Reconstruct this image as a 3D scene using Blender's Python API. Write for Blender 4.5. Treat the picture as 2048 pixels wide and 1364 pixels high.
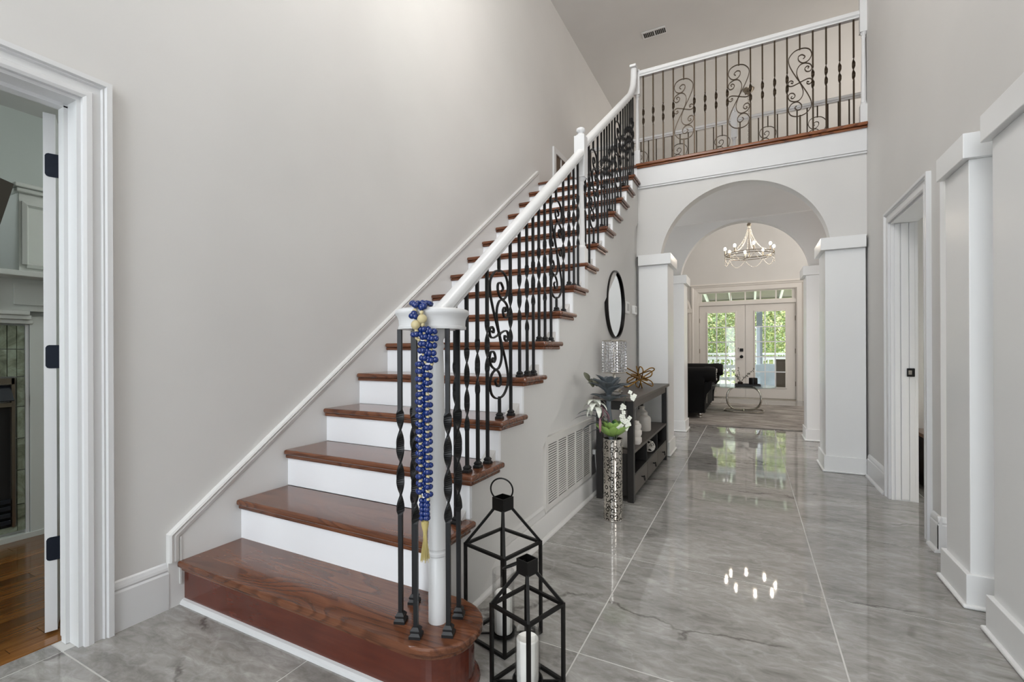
import bpy, bmesh, math, random
from math import sin, cos, pi, radians, sqrt, atan2
from mathutils import Vector, Matrix
random.seed(7)
for o in list(bpy.data.objects): bpy.data.objects.remove(o)
scene = bpy.context.scene
COL = scene.collection

# ------------------------------------------------------------------ camera
F_PX, YAW, ROLL, CY, EYE = 927.31, 0.4744, -0.0041, 700.46, 1.0897   # focal length in pixels of the 2048x1364 frame
cam_d = bpy.data.cameras.new('camera'); cam = bpy.data.objects.new('camera', cam_d); COL.objects.link(cam)
cam_d.sensor_fit = 'HORIZONTAL'; cam_d.sensor_width = 36.0
cam_d.lens = F_PX / 2048 * 36; cam_d.shift_y = (CY - 682) / 2048
cam_d.clip_start = 0.05; cam_d.clip_end = 200
fw = Vector((-sin(YAW), cos(YAW), 0)); r0 = Vector((cos(YAW), sin(YAW), 0)); u0 = Vector((0, 0, 1))
rv = cos(ROLL) * r0 + sin(ROLL) * u0; uv = -sin(ROLL) * r0 + cos(ROLL) * u0
M4 = Matrix(((rv.x, uv.x, -fw.x, 0), (rv.y, uv.y, -fw.y, 0), (rv.z, uv.z, -fw.z, EYE), (0, 0, 0, 1)))
cam.matrix_world = M4
scene.camera = cam

# ------------------------------------------------------------------ world, sun, daylight, exposure
w = bpy.data.worlds.new('sky'); scene.world = w; w.use_nodes = True
bg = w.node_tree.nodes['Background']; bg.inputs[0].default_value = (0.80, 0.90, 1.0, 1); bg.inputs[1].default_value = 6.5
sun_d = bpy.data.lights.new('sun', 'SUN'); sun_d.energy = 58.0; sun_d.angle = 0.02; sun_d.color = (1, .95, .85)
sun = bpy.data.objects.new('sun', sun_d); COL.objects.link(sun); sun.rotation_euler = (radians(-32), radians(38), 0)

def area(name, loc, target, sx, sy, power, color=(1, 1, 1), spread=180):
    d = bpy.data.lights.new(name, 'AREA'); d.shape = 'RECTANGLE'; d.size = sx; d.size_y = sy
    d.energy = power; d.color = color; d.spread = radians(spread)
    o = bpy.data.objects.new(name, d); COL.objects.link(o); o.location = loc
    o.rotation_euler = (Vector(target) - Vector(loc)).to_track_quat('-Z', 'Y').to_euler()
    return o
# daylight at the front wall's openings; family-room, passage and right side-room lights are added fill
area('daylight_front_window', (-0.65, -3.28, 3.9), (-0.65, 3.0, 3.4), 2.2, 1.9, 106, (1, .995, .985))
area('daylight_front_door', (-0.65, -3.28, 1.25), (-0.65, 3.0, 1.15), 1.9, 1.9, 36, (.98, .99, 1))
area('added_family_fill', (3.02, 9.2, 3.3), (-1.0, 9.2, 3.0), 3.4, 2.6, 165, (1, .94, .88))  # added fill for the family room; its side wall has no window
area('added_passage_fill_left', (-3.95, 5.85, 1.4), (0.0, 5.85, 1.9), 1.2, 1.8, 34, (1, .90, .83))  # added warm fill brightening the passage under the balcony from the left
area('added_passage_fill_right', (2.95, 5.85, 1.4), (0.0, 5.85, 1.9), 1.2, 1.8, 36, (1, .90, .83))  # added counterpart on the right, brightens the same passage
area('daylight_living_window', (-3.1, -3.28, 1.5), (-3.1, 2.0, 1.2), 1.2, 1.4, 40, (.93, 1, .96))
area('added_side_room_fill', (3.4, -.9, 1.5), (0.0, 2.0, 1.2), 1.6, 1.6, 185, (1, .985, .96))  # added fill aimed through the side-room opening at the stair wall
def lamp(name, loc, power, size, color):
    d = bpy.data.lights.new(name, 'POINT'); d.energy = power; d.color = color; d.shadow_soft_size = size
    o = bpy.data.objects.new(name, d); COL.objects.link(o); o.location = loc
lamp('added_living_fill', (-2.9, 2.3, 2.35), 30, .15, (.95, 1, .97))               # added fill without a fixture, brightens the room on the left
lamp('foyer_pendant_lamp', (-.85, 2.5, 4.35), 124, .22, (1, .97, .93))        # hanging lamp of the two-storey foyer, above the frame

vs = scene.view_settings
vs.view_transform = 'Standard'; vs.look = 'None'; vs.gamma = 1.0; vs.use_curve_mapping = False
vs.exposure = -0.5

# ------------------------------------------------------------------ materials
def lin(c):
    return tuple((x / 255 / 12.92) if x / 255 <= .04045 else ((x / 255 + .055) / 1.055) ** 2.4 for x in c) + (1,)
MATS = {}
def mat(name, rgb, rough=.5, metal=0, coat=0, trans=0, ior=1.45, emit=None, estr=0, spec=.5):
    m = bpy.data.materials.new(name); m.use_nodes = True
    b = m.node_tree.nodes['Principled BSDF']
    b.inputs['Base Color'].default_value = lin(rgb); b.inputs['Roughness'].default_value = rough
    b.inputs['Metallic'].default_value = metal; b.inputs['Coat Weight'].default_value = coat
    b.inputs['Coat Roughness'].default_value = .08
    b.inputs['Transmission Weight'].default_value = trans; b.inputs['IOR'].default_value = ior
    b.inputs['Specular IOR Level'].default_value = spec
    if emit: b.inputs['Emission Color'].default_value = lin(emit); b.inputs['Emission Strength'].default_value = estr
    MATS[name] = m
    return m
class NT:
    def __init__(s, m): s.t = m.node_tree; s.b = s.t.nodes['Principled BSDF']
    def n(s, kind, **kw):
        nd = s.t.nodes.new(kind)
        for k, v in kw.items():
            if k.startswith('i_'):
                key = k[2:]; nd.inputs[int(key) if key.isdigit() else key.replace('_', ' ')].default_value = v
            else: setattr(nd, k, v)
        return nd
    def l(s, a, b): s.t.links.new(a, b)
    def ramp(s, fac, stops, interp='LINEAR'):
        r = s.n('ShaderNodeValToRGB'); r.color_ramp.interpolation = interp
        e = r.color_ramp.elements
        while len(e) < len(stops): e.new(.5)
        for i, (p, c) in enumerate(stops): e[i].position = p; e[i].color = c
        s.l(fac, r.inputs[0]); return r.outputs[0]
    def bump(s, h, strength=.1, dist=.01):
        b = s.n('ShaderNodeBump', i_Strength=strength, i_Distance=dist); s.l(h, b.inputs['Height']); s.l(b.outputs[0], s.b.inputs['Normal'])
def objco(nt, scale=(1, 1, 1), rnd=0.0):
    tc = nt.n('ShaderNodeTexCoord'); mp = nt.n('ShaderNodeMapping'); mp.inputs['Scale'].default_value = scale
    if rnd:
        oi = nt.n('ShaderNodeObjectInfo'); ml = nt.n('ShaderNodeVectorMath', operation='SCALE')
        cb = nt.n('ShaderNodeCombineXYZ'); nt.l(oi.outputs['Random'], cb.inputs[0]); nt.l(oi.outputs['Random'], cb.inputs[1])
        nt.l(cb.outputs[0], ml.inputs[0]); ml.inputs['Scale'].default_value = rnd
        ad = nt.n('ShaderNodeVectorMath', operation='ADD'); nt.l(tc.outputs['Object'], ad.inputs[0]); nt.l(ml.outputs[0], ad.inputs[1])
        nt.l(ad.outputs[0], mp.inputs[0])
    else: nt.l(tc.outputs['Object'], mp.inputs[0])
    return mp.outputs[0]

def paint(name, rgb, rough=.55, amp=.03, spec=.35):
    m = mat(name, rgb, rough, spec=spec); nt = NT(m); v = objco(nt)
    n = nt.n('ShaderNodeTexNoise', i_Scale=1.3, i_Detail=3); nt.l(v, n.inputs['Vector'])
    c = lin(rgb); lo = tuple(x * (1 - amp) for x in c[:3]) + (1,); hi = tuple(min(1, x * (1 + amp)) for x in c[:3]) + (1,)
    nt.l(nt.ramp(n.outputs[0], [(.3, lo), (.7, hi)]), nt.b.inputs['Base Color'])
    n2 = nt.n('ShaderNodeTexNoise', i_Scale=220, i_Detail=2); nt.l(v, n2.inputs['Vector']); nt.bump(n2.outputs[0], .05, .002)
    return m
paint('wall_paint', (208, 206, 203)); paint('ceiling_paint', (205, 203, 200), .7)
paint('trim_white', (214, 214, 214), .32, .012, .5); paint('column_white', (228, 228, 227), .28, .012, .5)
paint('skirt_paint', (219, 218, 216), .4, .015, .5); paint('riser_white', (240, 241, 243), .4, .015, .5); paint('cream_trim', (222, 217, 211), .35, .02, .5)
paint('living_wall', (186, 192, 188), .6); paint('mantel_white', (205, 208, 203), .4)

def wood(name, dark, light, rough=.22, grain=(1.6, 26, 26), coat=.5, rnd=7.0, rings=.35, vary=0):
    m = mat(name, light, rough, coat=coat); nt = NT(m); v = objco(nt, grain, rnd)
    n1 = nt.n('ShaderNodeTexNoise', i_Scale=1.0, i_Detail=5, i_Roughness=.6, i_Distortion=.5); nt.l(v, n1.inputs['Vector'])
    v3 = objco(nt, (grain[0] * 4, grain[1] * 7, grain[2] * 7), rnd)
    n3 = nt.n('ShaderNodeTexNoise', i_Scale=1.0, i_Detail=3, i_Roughness=.6); nt.l(v3, n3.inputs['Vector'])
    # cathedral figure: contour lines of a slow stretched noise
    v2 = objco(nt, (grain[0] * .8, grain[1] * .28, grain[2] * .28), rnd)
    n2 = nt.n('ShaderNodeTexNoise', i_Scale=1.0, i_Detail=1.5, i_Roughness=.4, i_Distortion=.3); nt.l(v2, n2.inputs['Vector'])
    mu = nt.n('ShaderNodeMath', operation='MULTIPLY'); nt.l(n2.outputs[0], mu.inputs[0]); mu.inputs[1].default_value = 16
    fr = nt.n('ShaderNodeMath', operation='FRACT'); nt.l(mu.outputs[0], fr.inputs[0])
    ring = nt.ramp(fr.outputs[0], [(0, (.1, .1, .1, 1)), (.10, (.05, .05, .05, 1)), (.30, (.7, .7, .7, 1)), (.85, (1, 1, 1, 1)), (1, (.1, .1, .1, 1))])
    mx = nt.n('ShaderNodeMix', data_type='FLOAT'); mx.inputs[0].default_value = .45; nt.l(n1.outputs[0], mx.inputs[2]); nt.l(n3.outputs[0], mx.inputs[3])
    my = nt.n('ShaderNodeMix', data_type='FLOAT'); my.inputs[0].default_value = rings; nt.l(mx.outputs[0], my.inputs[2]); nt.l(ring, my.inputs[3])
    nt.l(nt.ramp(my.outputs[0], [(.28, lin(dark)), (.5, lin(tuple((a + b) / 2 for a, b in zip(dark, light)))), (.72, lin(light))]), nt.b.inputs['Base Color'])
    if vary:
        src = nt.b.inputs['Base Color'].links[0].from_socket; oi = nt.n('ShaderNodeObjectInfo'); mr = nt.n('ShaderNodeMapRange'); mr.inputs[3].default_value = 1 - vary; mr.inputs[4].default_value = 1.1
        nt.l(oi.outputs['Random'], mr.inputs[0]); sc = nt.n('ShaderNodeVectorMath', operation='SCALE'); nt.l(src, sc.inputs[0]); nt.l(mr.outputs[0], sc.inputs['Scale']); nt.l(sc.outputs[0], nt.b.inputs['Base Color'])
    nt.bump(n3.outputs[0], .04, .001)
    return m
wood('tread_wood', (66, 34, 20), (126, 78, 51), .24, (1.5, 24, 24), .4, 7.0, .19)
wood('step_face_wood', (78, 34, 23), (102, 48, 33), .25, (1.2, 9, 9), .4, 7.0, .12)
wood('balcony_wood', (84, 44, 20), (140, 82, 44), .25, (1.4, 22, 22))
wood('plank_wood', (92, 56, 24), (156, 106, 54), .2, (24, 1.2, 24), .4, 23.0, .12, vary=.55)

def tile_mat():
    m = mat('marble_tile', (168, 166, 163), .035, spec=.7); nt = NT(m); v = objco(nt, (1, 1, 1), 17.0)
    w1 = nt.n('ShaderNodeTexNoise', i_Scale=1.6, i_Detail=6, i_Roughness=.62, i_Distortion=.8)
    sk = nt.n('ShaderNodeMapping'); sk.inputs['Rotation'].default_value = (0, 0, -.75); sk.inputs['Scale'].default_value = (1.0, 2.5, 1); nt.l(v, sk.inputs[0])
    nt.l(sk.outputs[0], w1.inputs['Vector'])
    w2 = nt.n('ShaderNodeTexNoise', i_Scale=11, i_Detail=6, i_Roughness=.68, i_Distortion=.8); nt.l(sk.outputs[0], w2.inputs['Vector'])
    mx = nt.n('ShaderNodeMix', data_type='FLOAT'); mx.inputs[0].default_value = .5; nt.l(w1.outputs[0], mx.inputs[2]); nt.l(w2.outputs[0], mx.inputs[3])
    base = nt.ramp(mx.outputs[0], [(.34, lin((116, 112, 108))), (.45, lin((141, 138, 134))), (.54, lin((157, 154, 150))), (.67, lin((184, 182, 178)))])
    # thin dark cracks: distorted voronoi edges, broken up by noise
    dn = nt.n('ShaderNodeTexNoise', i_Scale=3.0, i_Detail=5, i_Roughness=.65); nt.l(v, dn.inputs['Vector'])
    off = nt.n('ShaderNodeVectorMath', operation='SCALE'); nt.l(dn.outputs['Color'], off.inputs[0]); off.inputs['Scale'].default_value = .5
    ad = nt.n('ShaderNodeVectorMath', operation='ADD'); nt.l(sk.outputs[0], ad.inputs[0]); nt.l(off.outputs[0], ad.inputs[1])
    vo = nt.n('ShaderNodeTexVoronoi', feature='DISTANCE_TO_EDGE', i_Scale=.62); nt.l(ad.outputs[0], vo.inputs['Vector'])
    crack = nt.ramp(vo.outputs['Distance'], [(0.0, (1, 1, 1, 1)), (.005, (.8, .8, .8, 1)), (.014, (0, 0, 0, 1))])
    gate = nt.n('ShaderNodeTexNoise', i_Scale=2.6, i_Detail=2); nt.l(v, gate.inputs['Vector'])
    g = nt.ramp(gate.outputs[0], [(.46, (0, 0, 0, 1)), (.56, (.9, .9, .9, 1))])
    ml = nt.n('ShaderNodeMath', operation='MULTIPLY'); nt.l(crack, ml.inputs[0]); nt.l(g, ml.inputs[1])
    m1 = nt.n('ShaderNodeMix', data_type='RGBA'); nt.l(ml.outputs[0], m1.inputs[0]); nt.l(base, m1.inputs[6]); m1.inputs[7].default_value = lin((96, 91, 88))
    # pale streaks
    vo2 = nt.n('ShaderNodeTexVoronoi', feature='DISTANCE_TO_EDGE', i_Scale=1.7); nt.l(ad.outputs[0], vo2.inputs['Vector'])
    pale = nt.ramp(vo2.outputs['Distance'], [(0.0, (.16, .16, .16, 1)), (.03, (0, 0, 0, 1))])
    m2 = nt.n('ShaderNodeMix', data_type='RGBA'); nt.l(pale, m2.inputs[0]); nt.l(m1.outputs[2], m2.inputs[6]); m2.inputs[7].default_value = lin((203, 202, 200))
    nt.l(m2.outputs[2], nt.b.inputs['Base Color'])
tile_mat()
mat('grout', (206, 204, 200), .5)
mat('iron', (26, 26, 27), .42, .35); mat('bronze_iron', (58, 46, 32), .4, .5)
mat('hinge_metal', (28, 34, 46), .38, .6); mat('black_metal', (20, 19, 18), .38, .4); mat('black_frame', (24, 21, 19), .35, .3)
mat('mirror_glass', (240, 242, 242), .02, 1); mat('chrome', (206, 200, 190), .12, 1); mat('silver', (200, 196, 190), .16, 1)
mat('pewter', (136, 126, 112), .3, .9); mat('gold', (150, 112, 52), .28, .95); mat('brass_dark', (112, 84, 42), .3, .9)
mat('console_black', (33, 31, 30), .4); mat('console_grey', (84, 77, 72), .42)
mat('ceramic_white', (222, 216, 208), .35); mat('candle_wax', (250, 248, 242), .5)
mat('plastic_white', (232, 231, 228), .4); mat('plastic_grey', (176, 174, 170), .35); mat('vent_white', (214, 211, 206), .45); mat('vent_dark', (46, 42, 38), .8)
mat('velvet', (9, 8, 9), .75, spec=.3); mat('nail_silver', (210, 208, 202), .2, 1)
mat('lei_blue', (5, 38, 104), .1, coat=.5); mat('lei_gold', (198, 184, 142), .55); mat('tassel_gold', (188, 172, 112), .6)
mat('leaf_grey', (82, 88, 92), .5); mat('leaf_olive', (84, 86, 70), .5); mat('leaf_green', (52, 110, 50), .45); mat('lotus_green', (126, 156, 80), .45)
mat('petal_white', (226, 228, 216), .5); mat('petal_pink', (142, 98, 108), .5); mat('stem_green', (66, 74, 58), .6)
mat('rug_base', (150, 143, 137), .9); mat('door_black', (26, 24, 24), .4, .6)
mat('soot', (26, 25, 24), .8); mat('dark_wood', (62, 56, 48), .6); mat('firebox_glass', (40, 44, 50), .08)
mat('deck_white', (236, 238, 242), .5); mat('deck_grey', (132, 138, 150), .6); mat('deck_boards', (150, 146, 142), .7); mat('wicker_brown', (70, 56, 46), .7)
mat('cushion_blue', (196, 206, 222), .8); mat('bark', (112, 84, 66), .85); mat('lawn', (116, 136, 70), .9); mat('porch_ceiling', (128, 122, 118), .7)
mat('tree_leaf_a', (152, 168, 116), .55); mat('tree_leaf_b', (196, 192, 146), .55); mat('tree_leaf_c', (112, 130, 94), .55)
mat('bulb', (255, 246, 230), .3, emit=(255, 240, 214), estr=60)
mat('bead_white', (236, 230, 220), .25, emit=None)
mat('shadow_gap', (40, 36, 32), .9); mat('dark_cabinet', (40, 30, 24), .5); mat('picture_brown', (92, 72, 54), .6)
def glass(name, tint=(1, 1, 1), gl=.10):
    m = bpy.data.materials.new(name); m.use_nodes = True; t = m.node_tree; t.nodes.clear()
    o = t.nodes.new('ShaderNodeOutputMaterial'); tr = t.nodes.new('ShaderNodeBsdfTransparent'); g = t.nodes.new('ShaderNodeBsdfGlossy')
    tr.inputs[0].default_value = tint + (1,); g.inputs['Roughness'].default_value = .02
    fr = t.nodes.new('ShaderNodeLayerWeight'); fr.inputs[0].default_value = .25
    mr = t.nodes.new('ShaderNodeMapRange'); mr.inputs[3].default_value = gl * .5; mr.inputs[4].default_value = min(1, gl * 6)
    t.links.new(fr.outputs['Fresnel'], mr.inputs[0])
    mx = t.nodes.new('ShaderNodeMixShader'); t.links.new(mr.outputs[0], mx.inputs[0]); t.links.new(tr.outputs[0], mx.inputs[1]); t.links.new(g.outputs[0], mx.inputs[2])
    t.links.new(mx.outputs[0], o.inputs[0]); MATS[name] = m
glass('pane_glass', (.95, .97, .96), .08); glass('lantern_glass', (.97, .97, .97), .05); glass('table_glass', (.90, .94, .93), .10)
mat('crystal', (250, 250, 252), .0, trans=1.0, ior=1.52)
# silver vase with black swirls
def vase_mat():
    m = mat('vase_silver', (196, 190, 182), .2, .95); nt = NT(m)
    tc = nt.n('ShaderNodeTexCoord'); sp = nt.n('ShaderNodeSeparateXYZ'); nt.l(tc.outputs['Object'], sp.inputs[0])
    at = nt.n('ShaderNodeMath', operation='ARCTAN2'); nt.l(sp.outputs[1], at.inputs[0]); nt.l(sp.outputs[0], at.inputs[1])
    ms = nt.n('ShaderNodeMath', operation='MULTIPLY'); nt.l(at.outputs[0], ms.inputs[0]); ms.inputs[1].default_value = .058
    cb = nt.n('ShaderNodeCombineXYZ'); nt.l(ms.outputs[0], cb.inputs[0]); nt.l(sp.outputs[2], cb.inputs[1])
    vo = nt.n('ShaderNodeTexVoronoi', i_Scale=33, voronoi_dimensions='2D'); vo.inputs['Randomness'].default_value = .55; nt.l(cb.outputs[0], vo.inputs['Vector'])
    ring = nt.ramp(vo.outputs['Distance'], [(.0, (0, 0, 0, 1)), (.22, (0, 0, 0, 1)), (.25, (1, 1, 1, 1)), (.40, (1, 1, 1, 1)), (.43, (0, 0, 0, 1))])
    nz = nt.n('ShaderNodeTexNoise', i_Scale=38, i_Detail=0); nt.l(cb.outputs[0], nz.inputs['Vector'])
    gt = nt.ramp(nz.outputs[0], [(.39, (0, 0, 0, 1)), (.44, (1, 1, 1, 1))])
    ml = nt.n('ShaderNodeMath', operation='MULTIPLY'); nt.l(ring, ml.inputs[0]); nt.l(gt, ml.inputs[1])
    mx = nt.n('ShaderNodeMix', data_type='RGBA'); nt.l(ml.outputs[0], mx.inputs[0]); mx.inputs[6].default_value = lin((198, 192, 184)); mx.inputs[7].default_value = lin((22, 20, 19))
    nt.l(mx.outputs[2], nt.b.inputs['Base Color']); nt.bump(ml.outputs[0], -.3, .003)
vase_mat()
def rug_mat():
    nt = NT(MATS['rug_base']); v = objco(nt, (1, 2.4, 1))
    n = nt.n('ShaderNodeTexNoise', i_Scale=2.2, i_Detail=7, i_Roughness=.7, i_Distortion=.6); nt.l(v, n.inputs['Vector'])
    nt.l(nt.ramp(n.outputs[0], [(.32, lin((104, 99, 96))), (.5, lin((152, 145, 139))), (.66, lin((184, 178, 172)))]), nt.b.inputs['Base Color'])
    n2 = nt.n('ShaderNodeTexNoise', i_Scale=300); nt.l(v, n2.inputs['Vector']); nt.bump(n2.outputs[0], .5, .004)
rug_mat()
def slate_mat():
    m = mat('slate_tile', (150, 158, 142), .35); nt = NT(m); v = objco(nt, (1, 1, 1), 9.0)
    n = nt.n('ShaderNodeTexNoise', i_Scale=9, i_Detail=7, i_Roughness=.68, i_Distortion=1.2); nt.l(v, n.inputs['Vector'])
    nt.l(nt.ramp(n.outputs[0], [(.3, lin((84, 86, 72))), (.48, lin((130, 138, 118))), (.62, lin((158, 168, 150))), (.75, lin((118, 104, 84)))]), nt.b.inputs['Base Color'])
    nt.bump(n.outputs[0], .3, .006)
slate_mat()

# ------------------------------------------------------------------ mesh helpers
class MB:
    def __init__(s): s.v = []; s.f = []
    def add(s, vs, fs):
        k = len(s.v); s.v += [tuple(p) for p in vs]; s.f += [tuple(i + k for i in f) for f in fs]; return s
    def box(s, x0, x1, y0, y1, z0, z1):
        return s.add([(x0, y0, z0), (x1, y0, z0), (x1, y1, z0), (x0, y1, z0), (x0, y0, z1), (x1, y0, z1), (x1, y1, z1), (x0, y1, z1)],
                     [(3, 2, 1, 0), (4, 5, 6, 7), (0, 1, 5, 4), (1, 2, 6, 5), (2, 3, 7, 6), (3, 0, 4, 7)])
    def prism(s, poly, ax, a, b):
        # poly: 2d points in the plane normal to ax ('X': (y,z), 'Y': (x,z), 'Z': (x,y)), extruded from a to b
        f = {'X': lambda p, t: (t, p[0], p[1]), 'Y': lambda p, t: (p[0], t, p[1]), 'Z': lambda p, t: (p[0], p[1], t)}[ax]
        n = len(poly); vs = [f(p, a) for p in poly] + [f(p, b) for p in poly]
        fs = [tuple(range(n)), tuple(range(2 * n - 1, n - 1, -1))] + [(i, i + n, (i + 1) % n + n, (i + 1) % n) for i in range(n)]
        return s.add(vs, fs)
    def sweep(s, prof, path, ref=(0, 0, 1), closed=False, caps=True):
        # prof: list of (side, up); path: 3d points; ref: approximate up
        P = [Vector(p) for p in path]; n = len(P); m = len(prof); vs = []; ref = Vector(ref)
        for i in range(n):
            if closed: t = (P[(i + 1) % n] - P[i - 1])
            else:
                a = P[min(i + 1, n - 1)] - P[i]; b = P[i] - P[max(i - 1, 0)]
                t = (a.normalized() if a.length else Vector()) + (b.normalized() if b.length else Vector())
            t.normalize(); side = t.cross(ref)
            if side.length < 1e-4: side = t.cross(Vector((0, 1, .01)))
            side.normalize(); up = side.cross(t).normalized()
            k = 1.0
            if not closed and 0 < i < n - 1:
                c = (P[i + 1] - P[i]).normalized().dot(t); k = 1 / max(.5, c)
                # mitre in the bending plane only
                bend = ((P[i + 1] - P[i]).normalized() - (P[i] - P[i - 1]).normalized())
                ks = 1 + (k - 1) * abs(bend.normalized().dot(side)) if bend.length > 1e-6 else 1
                ku = 1 + (k - 1) * abs(bend.normalized().dot(up)) if bend.length > 1e-6 else 1
            else: ks = ku = 1
            vs += [P[i] + side * (a * ks) + up * (b * ku) for a, b in prof]
        fs = []
        for i in range(n if closed else n - 1):
            j = (i + 1) % n
            for q in range(m): fs.append((i * m + q, i * m + (q + 1) % m, j * m + (q + 1) % m, j * m + q))
        if caps and not closed: fs += [tuple(range(m - 1, -1, -1)), tuple((n - 1) * m + q for q in range(m))]
        return s.add(vs, fs)
    def tube(s, path, r, n=8, ref=(0, 0, 1), closed=False):
        return s.sweep([(r * cos(2 * pi * k / n), r * sin(2 * pi * k / n)) for k in range(n)], path, ref, closed)
    def lathe(s, prof, c=(0, 0, 0), n=24, cap=True, ang=2 * pi):
        # prof: (r, z) from bottom to top
        full = abs(ang - 2 * pi) < 1e-6; m = n if full else n + 1; vs = []
        for r, z in prof:
            for k in range(m): a = ang * k / n; vs.append((c[0] + r * cos(a), c[1] + r * sin(a), c[2] + z))
        fs = []
        for i in range(len(prof) - 1):
            for k in range(n): k2 = (k + 1) % m; fs.append((i * m + k, i * m + k2, (i + 1) * m + k2, (i + 1) * m + k))
        if cap and full:
            fs.append(tuple(range(m - 1, -1, -1))); fs.append(tuple((len(prof) - 1) * m + k for k in range(m)))
        return s.add(vs, fs)
    def ball(s, c, rx, ry=None, rz=None, n=8, m=6):
        ry = ry or rx; rz = rz or rx; vs = [(c[0], c[1], c[2] - rz)]
        for i in range(1, m):
            t = -pi / 2 + pi * i / m
            for k in range(n): a = 2 * pi * k / n; vs.append((c[0] + rx * cos(t) * cos(a), c[1] + ry * cos(t) * sin(a), c[2] + rz * sin(t)))
        vs.append((c[0], c[1], c[2] + rz)); L = len(vs) - 1; fs = []
        for k in range(n):
            fs.append((0, 1 + (k + 1) % n, 1 + k)); fs.append((L, L - n + k, L - n + (k + 1) % n))
        for i in range(m - 2):
            for k in range(n): a = 1 + i * n; fs.append((a + k, a + (k + 1) % n, a + n + (k + 1) % n, a + n + k))
        return s.add(vs, fs)
    def xf(s, M):
        s.v = [tuple(M @ Vector(p)) for p in s.v]; return s
    def mesh(s, name, m, off=(0, 0, 0), smooth=False):
        me = bpy.data.meshes.new(name)
        me.from_pydata([(p[0] - off[0], p[1] - off[1], p[2] - off[2]) for p in s.v], [], s.f)
        bm = bmesh.new(); bm.from_mesh(me); bmesh.ops.recalc_face_normals(bm, faces=bm.faces); bm.to_mesh(me); bm.free()
        me.materials.append(MATS[m])
        if smooth: me.polygons.foreach_set('use_smooth', [True] * len(me.polygons))
        return me
    def build(s, name, m, parent=None, smooth=False, bevel=0, local=False, at=None, seg=2):
        # world coordinates in; the object's origin is its parent's origin, or at
        off = (0, 0, 0)
        if parent is not None and not local: off = wloc(parent)
        if at is not None: off = at
        o = bpy.data.objects.new(name, s.mesh(name, m, off, smooth)); COL.objects.link(o)
        if parent is not None:
            o.parent = parent
            if at is not None and not local:
                pl = wloc(parent); o.location = (at[0] - pl[0], at[1] - pl[1], at[2] - pl[2])
        elif at is not None: o.location = at
        if bevel:
            b = o.modifiers.new('bevel', 'BEVEL'); b.width = bevel; b.segments = seg; b.limit_method = 'ANGLE'; b.angle_limit = radians(40)
        if smooth and bevel == 0 and smooth != 'all':
            try: o.data.set_sharp_from_angle(angle=radians(42))
            except Exception: pass
        return o
def wloc(o):
    x = Vector((0, 0, 0))
    while o is not None: x = x + o.location; o = o.parent
    return x
def tag(o, label, cat, group=None, kind=None):
    o['label'] = label; o['category'] = cat
    if group: o['group'] = group
    if kind: o['kind'] = kind
    return o
def thing(name, label, cat, loc, group=None, rz=0, kind=None):
    o = bpy.data.objects.new(name, None); COL.objects.link(o); o.location = loc; o.rotation_euler = (0, 0, rz); o.empty_display_size = .1
    return tag(o, label, cat, group, kind)
def dup(root, loc=None, parent=None, label=None, rz=None):
    c = root.copy(); COL.objects.link(c)
    if loc is not None: c.location = loc
    if rz is not None: c.rotation_euler = (0, 0, rz)
    c.parent = parent
    if label: c['label'] = label
    for ch in list(root.children): dup(ch, None, c)
    return c
def inst(name, me, parent, loc, rot=None, scale=None):
    o = bpy.data.objects.new(name, me); COL.objects.link(o); o.parent = parent; o.location = loc
    if rot is not None: o.rotation_euler = rot
    if scale is not None: o.scale = scale
    return o
def struct(o, label, cat, group=None): return tag(o, label, cat, group, 'structure')
def arc(cx, cy, r, a0, a1, n): return [(cx + r * cos(a0 + (a1 - a0) * i / n), cy + r * sin(a0 + (a1 - a0) * i / n)) for i in range(n + 1)]
def spline(pts, n=8):
    # Catmull-Rom through points (tuples of any dimension)
    P = [Vector(p) for p in pts]; out = []
    for i in range(len(P) - 1):
        a = P[max(i - 1, 0)]; b = P[i]; c = P[i + 1]; d = P[min(i + 2, len(P) - 1)]
        for k in range(n):
            t = k / n; out.append(.5 * ((2 * b) + (c - a) * t + (2 * a - 5 * b + 4 * c - d) * t * t + (3 * b - a - 3 * c + d) * t ** 3))
    out.append(P[-1]); return out

# ------------------------------------------------------------------ key dimensions (metres; camera stands over the origin, hall runs along +Y)
YF = -3.4                        # front wall behind the viewer
XL, XR = -2.205, 0.905           # foyer side walls
RISE, RUN, Y1 = 0.19, 0.2555, 1.111
NT_ = 15
XT = -1.015                      # outer end of the treads
XS = -1.068                      # face of the wall under the stairs
Z2 = RISE * 16                   # upper floor 3.04
ZC = 5.47                        # ceiling
YB = 4.98                        # face of the arch wall
def ytread(k): return Y1 + (k - 1) * RUN
YTOP = ytread(16)

# ================================================================== SETTING
# ---- marble floor, every tile a piece
TX0, TY0, TP = -2.232, 0.752, 0.8395
fm = MB().box(-2.34, 3.05, YF, 5.05, -.06, -.0015).box(-4.05, 3.05, 5.05, 11.6, -.06, -.0015)
floor = struct(fm.build('floor', 'grout', at=(0, 0, 0)), 'polished grey marble tile floor with pale grout lines', 'floor')
tme = MB().box(-TP / 2 + .003, TP / 2 - .003, -TP / 2 + .003, TP / 2 - .003, -.012, 0).mesh('floor_tile', 'marble_tile')
for i in range(-2, 5):
    for j in range(-5, 13):
        cx, cy = TX0 + (i + .5) * TP, TY0 + (j + .5) * TP
        if cy < 4.6 and (cx < -2.5 or cx > 2.0): continue
        if cx > 3.0 or cy > 11.7: continue
        inst('floor_tile', tme, floor, (cx, cy, 0))
cut = MB().box(TX0 - .086, TX0 - .003, -TP / 2 + .003, TP / 2 - .003, -.012, 0).mesh('floor_tile', 'marble_tile')
for j in (-4, -3, -2, -1): inst('floor_tile', cut, floor, (0, TY0 + (j + .5) * TP, 0))
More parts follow.
